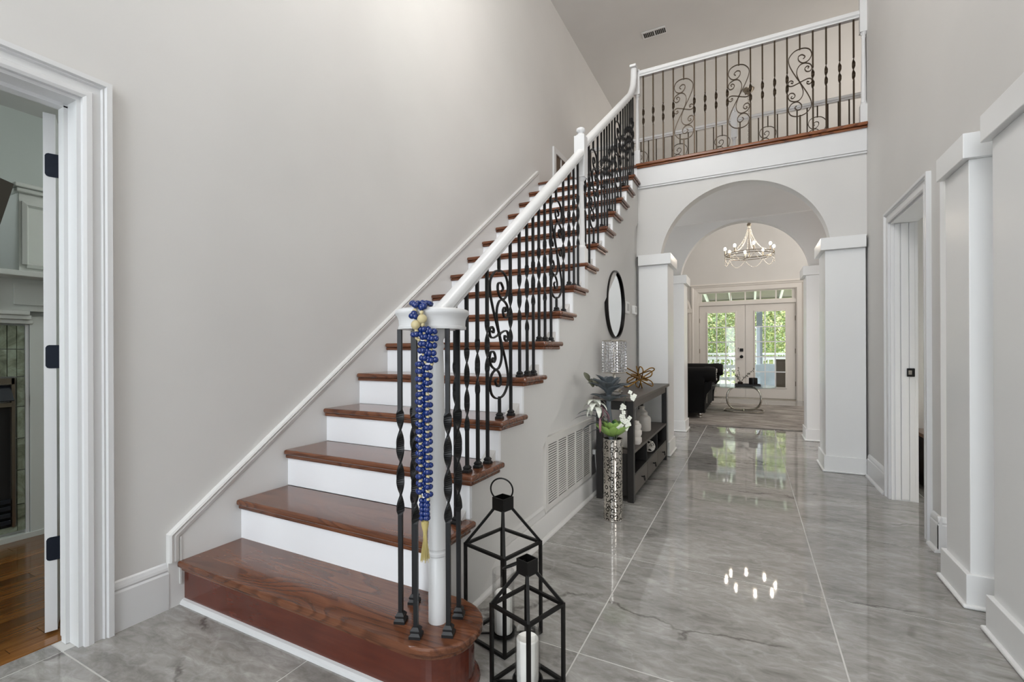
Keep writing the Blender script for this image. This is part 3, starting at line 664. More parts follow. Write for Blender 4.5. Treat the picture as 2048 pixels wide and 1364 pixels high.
for (x, y) in ((-1.035, 1.200), (-1.070, 1.312), (-.938, 1.158), (-.852, 1.212), (-.880, 1.312)):
    baluster(rail, x, y, .19, ZV, 'iron', SHOE_V, lobes=3.0, L=.108, down=.44, ph=.4, b=.0068, wd=.0128, rz=radians(20))

# ---- balcony railing
brail = thing('balcony_railing', 'front balcony railing with white handrail and bronze twisted balusters', 'railing', (-.05, 5.0, Z2))
YR = 5.005
MB().sweep([(a * 1.05, b * 1.15) for a, b in RP], [(-1.03, YR, 4.045), (.88, YR, 4.045)], ref=(0, 0, 1)).build('handrail', 'trim_white', brail, smooth=True)
newel(-1.062, YR + .015, Z2, 4.062, brail, lo=.16, s=.030, top=False, box=.26)
newel(.884, YR - .03, Z2, 4.13, brail, lo=.16, s=.028, top=True, box=.30)
for i in range(19):
    x = -.995 + i * .1008
    if i in (4, 9, 14): scroll_baluster(brail, x, YR, Z2, 3.99, 'bronze_iron', SHOE_B, 'X', i == 14, 3.54)
    else: baluster(brail, x, YR, Z2, 3.99, 'bronze_iron', SHOE_B, lobes=2.0, L=.09, down=.44, ph=pi / 2, wd=.0125)
frail = thing('balcony_railing', 'rear balcony railing glimpsed low through the front balusters', 'railing', (-.1, 6.56, Z2))
MB().sweep(RP, [(-2.19, 6.56, 4.03), (1.24, 6.56, 4.03)], ref=(0, 0, 1)).build('handrail', 'trim_white', frail, smooth=True)
newel(-.17, 6.56, Z2, 4.10, frail, lo=.2, s=.036, top=True, box=.32)
for i in range(31):
    x = -2.06 + i * .103
    if abs(x + .17) < .05: continue
    if i % 5 == 2: scroll_baluster(frail, x, 6.56, Z2, 3.975, 'bronze_iron', SHOE_B, 'X', False, 3.54)
    else: baluster(frail, x, 6.56, Z2, 3.975, 'bronze_iron', SHOE_B, lobes=2.0, L=.09, down=.44, ph=pi / 2)

# ---- beaded lei hanging over the cap
lei = thing('beaded_lei', 'blue bead lei with gold knots and tassel hung over the newel cap', 'lei', (-.9, 1.15, 1.228))
random.seed(5)
bead = MB().ball((0, 0, 0), .0098, .0098, .0085, n=8, m=6).mesh('bead', 'lei_blue', smooth=True)
knot = MB().ball((0, 0, 0), .0065, .0065, .0075, n=7, m=5).mesh('cord_knot', 'lei_gold', smooth=True)
big = MB().ball((0, 0, 0), .0150, .0150, .0150, n=12, m=8).mesh('gold_ball', 'lei_gold', smooth=True)
E2 = Vector((-.8925, 1.139, 0)); TN = Vector((.92, .39, 0)); FR = Vector((.39, -.92, 0))   # strand plane, across, towards the room
def leipt(s, z, f=0): p = E2 + TN * s + FR * f; return (p.x, p.y, z)
LB = wloc(lei)
def put(n, me, p, sc=1): inst(n, me, lei, (p[0] - LB.x, p[1] - LB.y, p[2] - LB.z), (random.random() * 3, random.random() * 3, 0), (sc, sc, sc))
# over the top of the cap
for i in range(9):
    t = i / 8
    for sgn in (-1, 1):
        put('bead', bead, leipt(-.012 + .055 * (t - .5), 1.235 + .004 * random.random(), -.018 - .014 * (sgn > 0) - .006 * random.random()))
for s, z in ((-.020, 1.229), (-.002, 1.222), (.006, 1.226), (-.024, 1.232)):
    put('bead', bead, leipt(s, z, .004), 1.15)
put('cord_knot', knot, leipt(-.022, 1.212, .008)); put('bead', bead, leipt(-.030, 1.196, .008), 1.2); put('bead', bead, leipt(-.019, 1.194, .010), 1.1); put('bead', bead, leipt(-.024, 1.203, .010), 1.1)
put('cord_knot', knot, leipt(.000, 1.206, .010)); put('gold_ball', big, leipt(.002, 1.186, .012)); put('gold_ball', big, leipt(-.018, 1.168, .012))
put('cord_knot', knot, leipt(.004, 1.168, .012)); put('cord_knot', knot, leipt(-.016, 1.150, .010))
# upper cluster: three strands
for s0, z0, n in ((-.016, 1.138, 1), (.008, 1.152, 5), (.028, 1.146, 5)):
    for k in range(n):
        z = z0 - k * .0215; s = s0 + .004 * sin(k * 1.7)
        for dx in (-.011, 0, .011): put('bead', bead, leipt(s + dx, z + .003 * random.random(), .006 + .006 * (dx == 0)), 1.05)
        put('cord_knot', knot, leipt(s, z - .0105, .006), .9)
for k in range(5): put('cord_knot', knot, leipt(-.010 + .002 * k, 1.122 - k * .018, .006), .85)
# long double strand
z = 1.046; k = 0
while z > .640:
    for s, o in ((-.006, 0), (.017, .010)):
        for dx, f_ in ((-.009, .002), (.006, .004), (-.001, .011)): put('bead', bead, leipt(s + dx + .002 * (random.random() - .5), z - o + .004 * random.random(), f_))
        put('cord_knot', knot, leipt(s, z - o - .0115, .009), .85)
    z -= .0228; k += 1
for k in range(5):
    for dx in (-.008, .004, .010): put('bead', bead, leipt(.004 + dx, .632 - k * .0135, .002 + .004 * random.random()), .95)
ts = MB().lathe([(.0045, -.05), (.0065, -.03), (.011, -.012), (.012, 0), (.004, .006)], n=12)
for a in range(46):
    th = a * 2.4; r1 = .0055 * sqrt((a + .5) / 46); r2 = .0135 * sqrt((a + .5) / 46) + .002 * random.random()
    w1 = .002 * (random.random() - .5)
    ts.tube([(r1 * cos(th), r1 * sin(th), -.028), (r1 * cos(th) + w1, r1 * sin(th), -.055), (r2 * .8 * cos(th), r2 * .8 * sin(th), -.088), (r2 * cos(th) + w1, r2 * sin(th), -.108 - .014 * random.random())], .0009, 4, ref=(0, 1, .01))
to = ts.build('tassel', 'tassel_gold', lei, local=True, smooth=True); to['kind'] = 'stuff'; p = leipt(.005, .565); to.location = (p[0] - LB.x, p[1] - LB.y, p[2] - LB.z)
cd = MB().tube([leipt(-.006, 1.05), leipt(-.006, .63)], .0014, 5).tube([leipt(.017, 1.04), leipt(.012, .62)], .0014, 5).build('cord', 'lei_gold', lei)

# ================================================================== THINGS IN THE FOYER
# ---- lanterns
def lantern(label, loc, rz, side, hf, hb, bw, bt, ring_up, gz, gh, gr, cr, ch):
    t = thing('lantern', label, 'lantern', loc, 'black metal lanterns', rz)
    h = side / 2; b = bt / 2
    def bar(name, p, q, w=b, ref=(0, 0, 1)):
        return MB().sweep([(-w, -w), (w, -w), (w, w), (-w, w)], [p, q], ref=ref).build(name, 'black_metal', t, local=True)
    for sx in (-1, 1):
        for sy in (-1, 1):
            bar('post', (sx * (h - b), sy * (h - b), 0), (sx * (h - b), sy * (h - b), hf), ref=(1, 0, 0))
            bar('roof_bar', (sx * (h - b), sy * (h - b), hf - .003), (sx * (bw / 2 - .005), sy * (bw / 2 - .005), hb - .004), b * .9)
    for z in (b, hf - b):
        for sg in (-1, 1):
            bar('frame_bar', (-h + bt, sg * (h - b), z), (h - bt, sg * (h - b), z)); bar('frame_bar', (sg * (h - b), -h + bt, z), (sg * (h - b), h - bt, z))
    w = bw / 2; top = MB()
    for q in ((-w, w, -w, -w + .003), (-w, w, w - .003, w), (-w, -w + .003, -w + .003, w - .003), (w - .003, w, -w + .003, w - .003)): top.box(*q, hb - .008, hb + .040)
    top.box(-w + .003, w - .003, -w + .003, w - .003, hb - .008, hb - .004)
    to = top.build('top_collar', 'black_metal', t, local=True)
    rr = .044 if ring_up else .040
    ring = MB().tube([(rr * cos(a), 0, rr * sin(a)) for a in [i * 2 * pi / 32 for i in range(32)]], .0032, 8, ref=(0, 1, 0), closed=True).build('ring_handle', 'black_metal', t, local=True, smooth=True)
    if ring_up: ring.location = (-.006, 0, hb + .026 + rr * .92); ring.rotation_euler = (radians(6), 0, radians(28))
    else: ring.location = (-w - .030, -.004, hb + .004); ring.rotation_euler = (radians(62), 0, radians(90))
    # dish carried by two thin cross bars
    for a in (pi / 4, -pi / 4):
        L = (h - b) * 1.38
        bar('cross_bar', (-L * cos(a), -L * sin(a), .006), (L * cos(a), L * sin(a), .006), .003)
    MB().lathe([(gr + .006, 0), (gr + .008, .004), (gr + .008, .012), (gr + .004, .012), (gr + .003, .004), (0, .004)], c=(0, 0, gz - .004), n=32, cap=False).build('dish', 'black_metal', t, local=True, smooth=True)
    MB().lathe([(gr, 0), (gr, gh), (gr - .0022, gh), (gr - .0022, .0)], c=(0, 0, gz + .001), n=40, cap=False).build('glass_cylinder', 'lantern_glass', t, local=True, smooth=True)
    return t, gz + .002, cr, ch
def candle(label, loc, r, h):
    c = thing('candle', label, 'candle', loc, 'white pillar candles')
    MB().lathe([(r, 0), (r, h - .004), (r - .004, h), (r * .6, h - .003), (.001, h - .005)], n=32, cap=False).build('wax', 'candle_wax', c, local=True, smooth=True)
    MB().lathe([(.0012, h - .006), (.0012, h + .008)], n=6).build('wick', 'soot', c, local=True)
BL, FL = (-.846, 1.566, .001), (-.652, 1.372, .001)
_, cz, r, h = lantern('taller black lantern with upright ring handle beside the bottom step', BL, radians(-15), .214, .355, .487, .058, .0105, True, .010, .232, .043, .034, .150)
candle('white pillar candle inside the taller lantern', (BL[0], BL[1], cz + .002), r, h)
_, cz, r, h = lantern('smaller black lantern in front with its ring handle folded down', FL, radians(-18), .176, .262, .368, .050, .0105, False, .008, .165, .042, .036, .138)
candle('white pillar candle inside the smaller lantern', (FL[0], FL[1], cz + .002), r, h)

# ---- return-air grille on the stair wall
gy0, gy1, gz0, gz1 = 2.480, 3.345, .150, .570
gr_ = thing('return_air_grille', 'white louvred air return grille low on the stair wall', 'vent', (XS, (gy0 + gy1) / 2, gz0))
g = MB(); X0, X1 = XS, XS + .014
g.box(X0, X1, gy0, gy1, gz0, gz0 + .035).box(X0, X1, gy0, gy1, gz1 - .030, gz1).box(X0, X1, gy0, gy0 + .035, gz0 + .035, gz1 - .03).box(X0, X1, gy1 - .035, gy1, gz0 + .035, gz1 - .03)
g.box(X0, X1 + .004, gy0 - .012, gy0, gz0, gz1 + .012).box(X0, X1 + .004, gy0, gy1 + .01, gz1, gz1 + .012)
g.build('frame', 'vent_white', gr_)
MB().box(X0, X0 + .0085, gy0 + .03, gy1 - .03, gz0 + .03, gz1 - .025).build('dark_backing', 'vent_dark', gr_)
iw = (gy1 - gy0 - .07 - 4 * .018) / 5; nrow = 25; ph_ = (gz1 - gz0 - .065) / nrow
slat = MB().add([(.009, 0, ph_), (.0115, 0, ph_ * .80), (.0120, 0, ph_ * .45), (.0105, 0, ph_ * .45), (.009, iw, ph_), (.0115, iw, ph_ * .80), (.0120, iw, ph_ * .45), (.0105, iw, ph_ * .45)],
                [(0, 1, 5, 4), (1, 2, 6, 5), (2, 3, 7, 6), (3, 0, 4, 7), (0, 3, 2, 1), (4, 5, 6, 7)]).mesh('slat', 'vent_white')
for c in range(5):
    ys = gy0 + .035 + c * (iw + .018)
    if c: MB().box(X0, X1, ys - .018, ys, gz0 + .035, gz1 - .03).build('divider', 'vent_white', gr_)
    for r_ in range(nrow): inst('slat', slat, gr_, (0, ys - (gy0 + gy1) / 2, .035 + r_ * ph_))

# ---- round mirror, wall controls
mc = (XS + .002, 4.05, 1.487); MRy, MRz = .298, .298
mi = thing('round_mirror', 'round wall mirror with thin black frame on the stair wall', 'mirror', mc)
fm_ = MB().lathe([(.282, 0), (.298, 0), (.298, .028), (.290, .030), (.284, .024)], n=64, cap=False).xf(Matrix.Translation(mc) @ Matrix.Rotation(pi / 2, 4, 'Y'))

fm_.build('frame', 'black_frame', mi, smooth=True)
MB().lathe([(.285, .006), (.285, .012)], n=64).xf(Matrix.Translation(mc) @ Matrix.Rotation(pi / 2, 4, 'Y')).build('mirror_glass', 'mirror_glass', mi)
def wallbox(name, label, cat, y, z, wy, hz, dep, inner):
    t = thing(name, label, cat, (XS, y, z))
    MB().box(XS, XS + dep, y - wy / 2, y + wy / 2, z - hz / 2, z + hz / 2).build('housing', 'plastic_white', t, bevel=.004)
    MB().box(XS + dep, XS + dep + .002, y - wy / 2 + .012, y + wy / 2 - .03, z - hz * .28, z + hz * .32).build(inner, 'plastic_grey', t)
wallbox('alarm_keypad', 'white rectangular keypad on the wall right of the round mirror', 'keypad', 4.485, 1.495, .12, .115, .026, 'keypad_panel')
wallbox('thermostat', 'small white thermostat on the wall beside the hall column', 'thermostat', 4.80, 1.495, .10, .085, .032, 'display')

# ---- ceiling vent, low grille at the top of the stairs
cv_ = thing('ceiling_vent', 'small rectangular air vent in the high ceiling', 'vent', (-1.165, 6.60, ZC - .012))
MB().box(-1.325, -1.005, 6.52, 6.68, ZC - .010, ZC - .001).build('vent_frame', 'trim_white', cv_, bevel=.003)
for i in range(12):
    x = -1.30 + i * .0235 + (.012 if i > 5 else 0)
    MB().box(x, x + .017, 6.553, 6.647, ZC - .013, ZC - .009).build('slat', 'vent_dark', cv_)
wn = thing('wall_shutter', 'white framed brown panelled opening at the head of the stairs', 'wall opening', (XL, 5.75, Z2))
MB().sweep([(0, 0), (0, .025), (.07, .025), (.07, 0)], [(XL, 6.1, Z2), (XL, 6.1, 3.585), (XL, 5.50, 3.585), (XL, 5.50, Z2)], ref=(1, 0, 0)).build('casing', 'trim_white', wn)
MB().box(XL, XL + .006, 5.50, 6.1, Z2, 3.585).build('panel', 'picture_brown', wn)
for y in (5.69, 5.89): MB().box(XL + .006, XL + .014, y, y + .03, Z2, 3.585).build('muntin', 'trim_white', wn)

# ---- console table
cx0, cx1, cy0, cy1 = -1.030, -.722, 3.300, 4.865
ct = thing('console_table', 'black and grey console table with open shelf and three drawers', 'console table', ((cx0 + cx1) / 2, (cy0 + cy1) / 2, 0))
MB().box(cx0, cx1, cy0, cy1, .722, .748).build('top', 'console_grey', ct, bevel=.004)
MB().box(cx0 + .02, cx1 - .02, cy0 + .035, cy0 + .055, .655, .722).build('apron', 'console_black', ct)
MB().box(cx0 + .02, cx1 - .02, cy1 - .085, cy1 - .065, .655, .722).build('apron', 'console_black', ct)
MB().box(cx1 - .035, cx1 - .022, cy0 + .06, cy1 - .08, .668, .722).build('apron', 'console_grey', ct)
lx = ((cx0 + .02, cx0 + .065), (cx1 - .060, cx1 - .015)); ly = ((cy0 + .015, cy0 + .058), (cy1 - .105, cy1 - .062))
for a in lx:
    for b in ly: MB().box(a[0], a[1], b[0], b[1], .0, .722).build('leg', 'console_black', ct, bevel=.002)
sy0, sy1, sx0, sx1 = cy0 + .058, cy1 - .105, cx0 + .03, cx1 - .018
MB().box(sx0, sx1, sy0 - .03, sy1 + .03, .345, .365).build('shelf', 'console_grey', ct)
MB().box(sx0, sx1, sy0, sy1, .185, .198).build('shelf', 'console_black', ct)
MB().box(sx0, sx1 - .01, sy0, sy1, .030, .044).build('bottom_panel', 'console_black', ct)
MB().box(sx0, sx0 + .012, sy0, sy1, .044, .345).build('back_panel', 'console_black', ct)
MB().box(sx0, sx1, cy0 + .03, cy0 + .042, .044, .345).build('side_panel', 'console_black', ct)
MB().box(sx0, sx1, sy1 + .01, sy1 + .022, .044, .345).build('side_panel', 'console_black', ct)
MB().box(sx0, sx0 + .02, sy0, sy1, .365, .40).build('back_rail', 'console_black', ct)
dw = (sy1 - sy0) / 3
for k in range(3):
    a = sy0 + k * dw
    if k: MB().box(sx0, sx1 - .004, a - .006, a + .006, .198, .345).build('divider', 'console_black', ct)
    d = MB().box(sx1 - .016, sx1 + .001, a + .006, a + dw - .006, .046, .183).build('drawer', 'console_grey', ct, bevel=.002)
    m = (a + a + dw) / 2
    MB().lathe([(.005, 0), (.005, .014), (.010, .018), (.011, .024), (.004, .028)], n=10).xf(Matrix.Translation((sx1 + .001, m, .125)) @ Matrix.Rotation(pi / 2, 4, 'Y')).build('knob', 'black_metal', d, smooth=True)
    MB().tube([(sx1 + .022, m - .016, .126), (sx1 + .026, m - .014, .104), (sx1 + .028, m, .096), (sx1 + .026, m + .014, .104), (sx1 + .022, m + .016, .126)], .0035, 6).build('drop_pull', 'black_metal', d, smooth=True)

# ---- crystal lamp
lc = (-.942, 3.575, .7485)
lp = thing('crystal_lamp', 'table lamp with cylindrical shade of hanging crystal strands', 'lamp', lc)
MB().box(-.055, .055, -.055, .055, 0, .018).build('base', 'crystal', lp, local=True, bevel=.004)
MB().box(-.042, .042, -.042, .042, .018, .034).build('base', 'silver', lp, local=True, bevel=.003)
MB().lathe([(.013, .034), (.020, .05), (.012, .07), (.012, .15), (.018, .165), (.012, .18), (.012, .30)], n=16).build('stem', 'chrome', lp, local=True, smooth=True)
for z in (.165, .412):
    MB().tube([(.088 * cos(i * pi / 20), .088 * sin(i * pi / 20), z) for i in range(40)], .004, 8, closed=True).build('shade_ring', 'chrome', lp, local=True, smooth=True)
sm = MB(); nb = 11
for k in range(nb):
    z = -.012 - k * .0218; sm.add([(0, 0, z + .0115), (.0085, 0, z), (0, .0085, z), (-.0085, 0, z), (0, -.0085, z), (0, 0, z - .0115)], [(0, 1, 2), (0, 2, 3), (0, 3, 4), (0, 4, 1), (5, 2, 1), (5, 3, 2), (5, 4, 3), (5, 1, 4)])
sme = sm.mesh('crystal_strand', 'crystal')
for k in range(30):
    a = 2 * pi * k / 30; inst('crystal_strand', sme, lp, (.088 * cos(a), .088 * sin(a), .408 if k % 2 else .402), (0, 0, a))
for k in range(16):
    a = 2 * pi * k / 16; inst('crystal_strand', sme, lp, (.058 * cos(a), .058 * sin(a), .400), (0, 0, a))
MB().ball((0, 0, .32), .024, .024, .034, n=14, m=9).build('bulb', 'bead_white', lp, local=True, smooth=True)

# ---- gold knot sculpture of crossed loops
gc = Vector((-.868, 4.14, .748 + .100))
gs = thing('knot_sculpture', 'gold sculpture of interlocking metal loops on the console table', 'sculpture', (gc.x, gc.y, .748))
def loop(L, W, n=10):
    a = L / 2 - W / 2
    return [(a + W / 2 * cos(t), W / 2 * sin(t), 0) for t in [-pi / 2 + pi * i / n for i in range(n + 1)]] + [(-a + W / 2 * cos(t), W / 2 * sin(t), 0) for t in [pi / 2 + pi * i / n for i in range(n + 1)]]
for (d, roll, L) in (((.55, .62, .42), .3, .34), ((.55, .66, -.40), 1.0, .33), ((-.25, .1, .9), .6, .24), ((.86, -.30, .30), 1.2, .26), ((-.5, .8, .12), .2, .30), ((.3, -.6, .75), 2.0, .24)):
    q = Vector(d).to_track_quat('X', 'Z').to_matrix().to_4x4() @ Matrix.Rotation(roll, 4, 'X')
    pts = [q @ Vector(p) for p in loop(L, .056)]
    lo = min(p.z for p in pts); 
    if lo < -.0945: pts = [p * (.0945 / -lo) for p in pts]
    MB().tube([gc + p for p in pts], .0052, 8, ref=(q @ Vector((0, 0, 1))), closed=True).build('loop', 'gold', gs, smooth=True)

# ---- ceramics on the console shelf
def bottle(label, loc, r, h, name='bottle', cat='bottle', prof=None, group='white ceramics on the console shelf'):
    t = thing(name, label, cat, loc, group)
    prof = prof or [(r * .92, 0), (r, .01), (r, h * .62), (r * .9, h * .74), (r * .5, h * .84), (r * .42, h * .88), (r * .48, h * .92), (r * .48, h), (r * .36, h), (r * .36, h * .9)]
    k = next(i for i, p in enumerate(prof) if p[1] >= h * .83)
    MB().lathe(prof[:k + 1], n=24, cap=True).build('body', 'ceramic_white', t, local=True, smooth=True)
    MB().lathe(prof[k:], n=24, cap=False).build('neck', 'ceramic_white', t, local=True, smooth=True)
bottle('front white ceramic bottle on the console shelf behind the near leg', (-.845, 4.24, .3655), .056, .165)
bottle('taller white ceramic bottle standing behind the front one on the shelf', (-.905, 4.42, .3655), .052, .195)
bottle('white flared ceramic vase on the shelf at the near end of the console', (-.832, 3.435, .3655), .05, .21, 'vase', 'vase', [(.03, 0), (.044, .01), (.052, .05), (.046, .09), (.03, .13), (.026, .15), (.034, .18), (.046, .21), (.042, .21), (.028, .17)])
bottle('white bubble shaped ceramic vase beside the flared vase on the shelf', (-.780, 3.60, .3655), .04, .18, 'vase', 'vase', [(.03, 0), (.042, .02), (.042, .05), (.034, .06), (.042, .08), (.042, .105), (.033, .115), (.040, .135), (.036, .155), (.022, .165), (.022, .18), (.017, .18), (.017, .165)])
wb = thing('wicker_ball', 'small pale woven ball in the middle cubby of the console', 'ornament', (-.785, 4.13, .1985))
for (a, b) in ((0, 0), (.9, .3), (1.8, .9), (2.5, 1.4), (.4, 1.1), (1.3, 2.2)):
    R = Matrix.Rotation(a, 4, 'Z') @ Matrix.Rotation(b, 4, 'X')
    MB().tube([R @ Vector((.048 * cos(i * pi / 14), .048 * sin(i * pi / 14), 0)) + Vector((0, 0, .0535)) for i in range(28)], .005, 6, ref=R @ Vector((0, 0, 1)), closed=True).build('hoop', 'ceramic_white', wb, local=True, smooth=True)
# ---- wall outlet and cord behind the vase
oc = thing('power_cord', 'thin white cord dangling from a wall plug behind the silver vase', 'cord', (XS + .012, 3.43, .3))
MB().box(XS, XS + .006, 3.375, 3.435, .285, .40).build('outlet_plate', 'plastic_white', oc, bevel=.002)
MB().box(XS + .006, XS + .03, 3.392, 3.42, .30, .335).build('plug', 'plastic_white', oc, bevel=.003)
MB().tube(spline([(XS + .022, 3.405, .302), (XS + .030, 3.40, .22), (XS + .034, 3.43, .12), (XS + .040, 3.47, .05), (XS + .045, 3.52, .01), (-.98, 3.60, .005)], 5), .0028, 6).build('wire', 'plastic_white', oc, smooth=True)

# ---- silver floor vase and flowers
vc = (-.790, 2.955, 0)
va = thing('floor_vase', 'tall cylindrical silver floor vase with black swirl pattern', 'vase', vc)
MB().lathe([(.0, .002), (.060, .002), (.060, .520), (.056, .520), (.056, .02), (.0, .02)], n=48, cap=False).build('body', 'vase_silver', va, local=True, smooth=True)
for z in (.004, .518): MB().tube([(.060 * cos(i * pi / 24), .060 * sin(i * pi / 24), z) for i in range(48)], .0025, 6, closed=True).build('rim', 'silver', va, local=True, smooth=True)
fl = thing('flower_arrangement', 'artificial flowers with grey leaves and white blooms in the silver vase', 'flowers', (vc[0], vc[1], .520))
FB = Vector((vc[0], vc[1], .520))
def leafmesh(name, m, L, W, droop=.3, cup=.25, n=7, pw=.8, tip=.02):
    vs, fs = [], []
    for i in range(n + 1):
        t = i / n; wv = W / 2 * (sin(pi * min(1, t * .92 + .06)) ** pw) * (1 if t < .98 else tip); a = droop * t
        x = L * (sin(a) / droop if abs(droop) > 1e-3 else t) if droop else L * t; z = -L * (1 - cos(a)) / droop if droop else 0
        zc = cup * wv
        vs += [(x, -wv, z + zc), (x, 0, z), (x, wv, z + zc)]
    for i in range(n):
        for q in (0, 1): fs.append((i * 3 + q, i * 3 + q + 1, i * 3 + q + 4, i * 3 + q + 3))
    k = len(vs); vs += [(x, y, z - .0012) for x, y, z in vs]; fs += [tuple(k + i for i in f[::-1]) for f in fs]
    edge = [i * 3 for i in range(n + 1)] + [n * 3 + 1, n * 3 + 2] + [i * 3 + 2 for i in range(n - 1, -1, -1)] + [1]
    for a, b in zip(edge, edge[1:] + edge[:1]): fs.append((a, b, k + b, k + a))
    return MB().add(vs, fs).mesh(name, m, smooth=True)
def place(name, me, parent, pos, az, el, sc=1, roll=0):
    pl = wloc(parent); o = inst(name, me, parent, (pos[0] - pl.x, pos[1] - pl.y, pos[2] - pl.z))
    o.rotation_mode = 'QUATERNION'
    o.rotation_quaternion = (Matrix.Rotation(az, 4, 'Z') @ Matrix.Rotation(-el, 4, 'Y') @ Matrix.Rotation(roll, 4, 'X')).to_quaternion(); o.scale = (sc, sc, sc)
    return o
# image axes at the vase: right R, away A, up Z
Rv = Vector((cos(YAW), sin(YAW), 0)); Av = Vector((-sin(YAW), cos(YAW), 0))
def fp(r, u, a=0): return FB + Rv * r + Av * a + Vector((0, 0, u))
raz = atan2(Rv.y, Rv.x)
succ = leafmesh('leaf', 'leaf_grey', .17, .066, droop=.85, cup=.55, n=9, pw=.62)
succ2 = leafmesh('leaf', 'leaf_grey', .13, .056, droop=.5, cup=.6, n=9, pw=.62)
blade = leafmesh('blade_leaf', 'leaf_grey', .24, .030, droop=1.5, cup=.3)
rnd = leafmesh('leaf', 'leaf_olive', .06, .045, droop=.3, cup=.2)
lotp = leafmesh('petal', 'lotus_green', .115, .060, droop=-.55, cup=.35, pw=.6)
lotp2 = leafmesh('petal', 'leaf_green', .075, .055, droop=-.4, cup=.3, pw=.7)
wpet = leafmesh('petal', 'petal_white', .085, .030, droop=2.3, cup=.35, n=10)
ppet = leafmesh('petal', 'petal_pink', .10, .018, droop=.8, cup=.3)
opet = leafmesh('petal', 'petal_white', .016, .015, droop=.6, cup=.2, n=4)
# main grey succulent rosette on its stem
ros = fp(-.028, .285, -.02)
MB().tube(spline([FB + Vector((0, 0, -.2)), fp(-.015, .08), fp(-.028, .2, -.01), ros], 5), .016, 8).build('stem', 'leaf_grey', fl, smooth=True)
random.seed(11)
for i in range(6): place('leaf', succ2, fl, ros + Vector((0, 0, -.05)), raz + i * 2 * pi / 6 + .9, .45 + .2 * random.random(), 1.0)
for i in range(9): place('leaf', succ, fl, ros + Vector((0, 0, -.01)), raz + i * 2 * pi / 9 + .2, .80 + .25 * random.random(), .95 + .25 * random.random())
for i in range(6): place('leaf', succ2, fl, ros + Vector((0, 0, .01)), raz + i * 2 * pi / 6 + .5, 1.1 + .15 * random.random(), .95 + .2 * random.random())
for r, u in ((-.155, .372), (-.125, .33), (-.10, .335)): place('leaf', rnd, fl, fp(r, u, .0), raz + random.random() * 1.4 + .8, 1.1, 1.1)
# long drooping blades to the left
for (r, u, az, el, sc) in ((-.04, .10, 2.9, .75, 1.05), (-.03, .08, 3.3, .55, .85), (-.03, .05, 3.0, .35, .75), (-.05, .13, 3.5, .9, .95), (-.02, .06, 2.5, .8, .8)):
    place('blade_leaf', blade, fl, fp(r, u), raz + az, el, sc)
# white lily with drooping petals, and its pink neighbour

lil = fp(-.118, .205, -.03)
MB().tube(spline([fp(-.01, .0), fp(-.05, .10), fp(-.09, .18), lil], 5), .004, 6).build('stem', 'stem_green', fl, smooth=True)
for i in range(8): place('petal', wpet, fl, lil + Vector((0, 0, .012 * (i % 2))), raz + i * pi / 4 + .3, .25 + .5 * (i % 2), 1.25)
for i in range(5): place('petal', wpet, fl, lil + Vector((0, 0, .03)), raz + i * 1.26, .95, 1.0)
for (r, u, az, el) in ((-.085, .21, -.5, -.5), (-.075, .16, -.25, -.45), (-.09, .14, -1.6, -1.1), (-.08, .22, .1, -1.2), (-.07, .19, -.1, -.75)): place('petal', ppet, fl, fp(r, u, -.04), raz + az, el, 1)
# orchid sprigs
for stem in ([(.01, .0), (.03, .10), (.055, .2), (.07, .27)], [(.01, .0), (.05, .09), (.075, .14)], [(0, 0), (0, .06), (-.01, .08)]):
    MB().tube(spline([fp(a, b, -.05) for a, b in stem], 5), .0022, 6).build('stem', 'stem_green', fl, smooth=True)
for (r, u) in ((.112, .272), (.128, .278), (.118, .258), (.100, .300), (.052, .216), (.062, .205), (.047, .198), (.058, .172), (.044, .150), (.056, .146), (.046, .132), (.062, .128), (.055, .118), (.068, .112), (.085, .118), (.092, .098), (.080, .090), (.096, .138), (.036, .085), (.026, .076), (.016, .080), (.044, .090), (.074, .070)):
    c0 = fp(r, u, -.055); b0 = random.random()
    bl_ = inst('blossom', MB().ball((0, 0, 0), .005, n=6, m=4).mesh('blossom', 'petal_white', smooth=True), fl, tuple(c0 - FB))
    for k in range(4):
        p = inst('petal', opet, bl_, (0, 0, 0)); p.rotation_mode = 'QUATERNION'
        nrm = (-Av + Vector((0, 0, .3))).normalized()
        p.rotation_quaternion = (nrm.to_track_quat('Z', 'Y').to_matrix().to_4x4() @ Matrix.Rotation(b0 + k * pi / 2, 4, 'Z') @ Matrix.Rotation(-.25, 4, 'Y')).to_quaternion()
# green lotus collar on the rim
for i in range(10): place('petal', lotp, fl, FB + Vector((.020 * cos(i * .628), .020 * sin(i * .628), .012)), i * 2 * pi / 10, .42, 1.08)
for i in range(10): place('petal', lotp, fl, FB + Vector((.016 * cos(i * .628 + .3), .016 * sin(i * .628 + .3), .02)), i * 2 * pi / 10 + .31, .78, .95)
for i in range(4): place('petal', lotp2, fl, FB + Vector((.03 * cos(i * 1.57), .03 * sin(i * 1.57), .035)), i * 1.57 + .4, 1.15, 1.0)

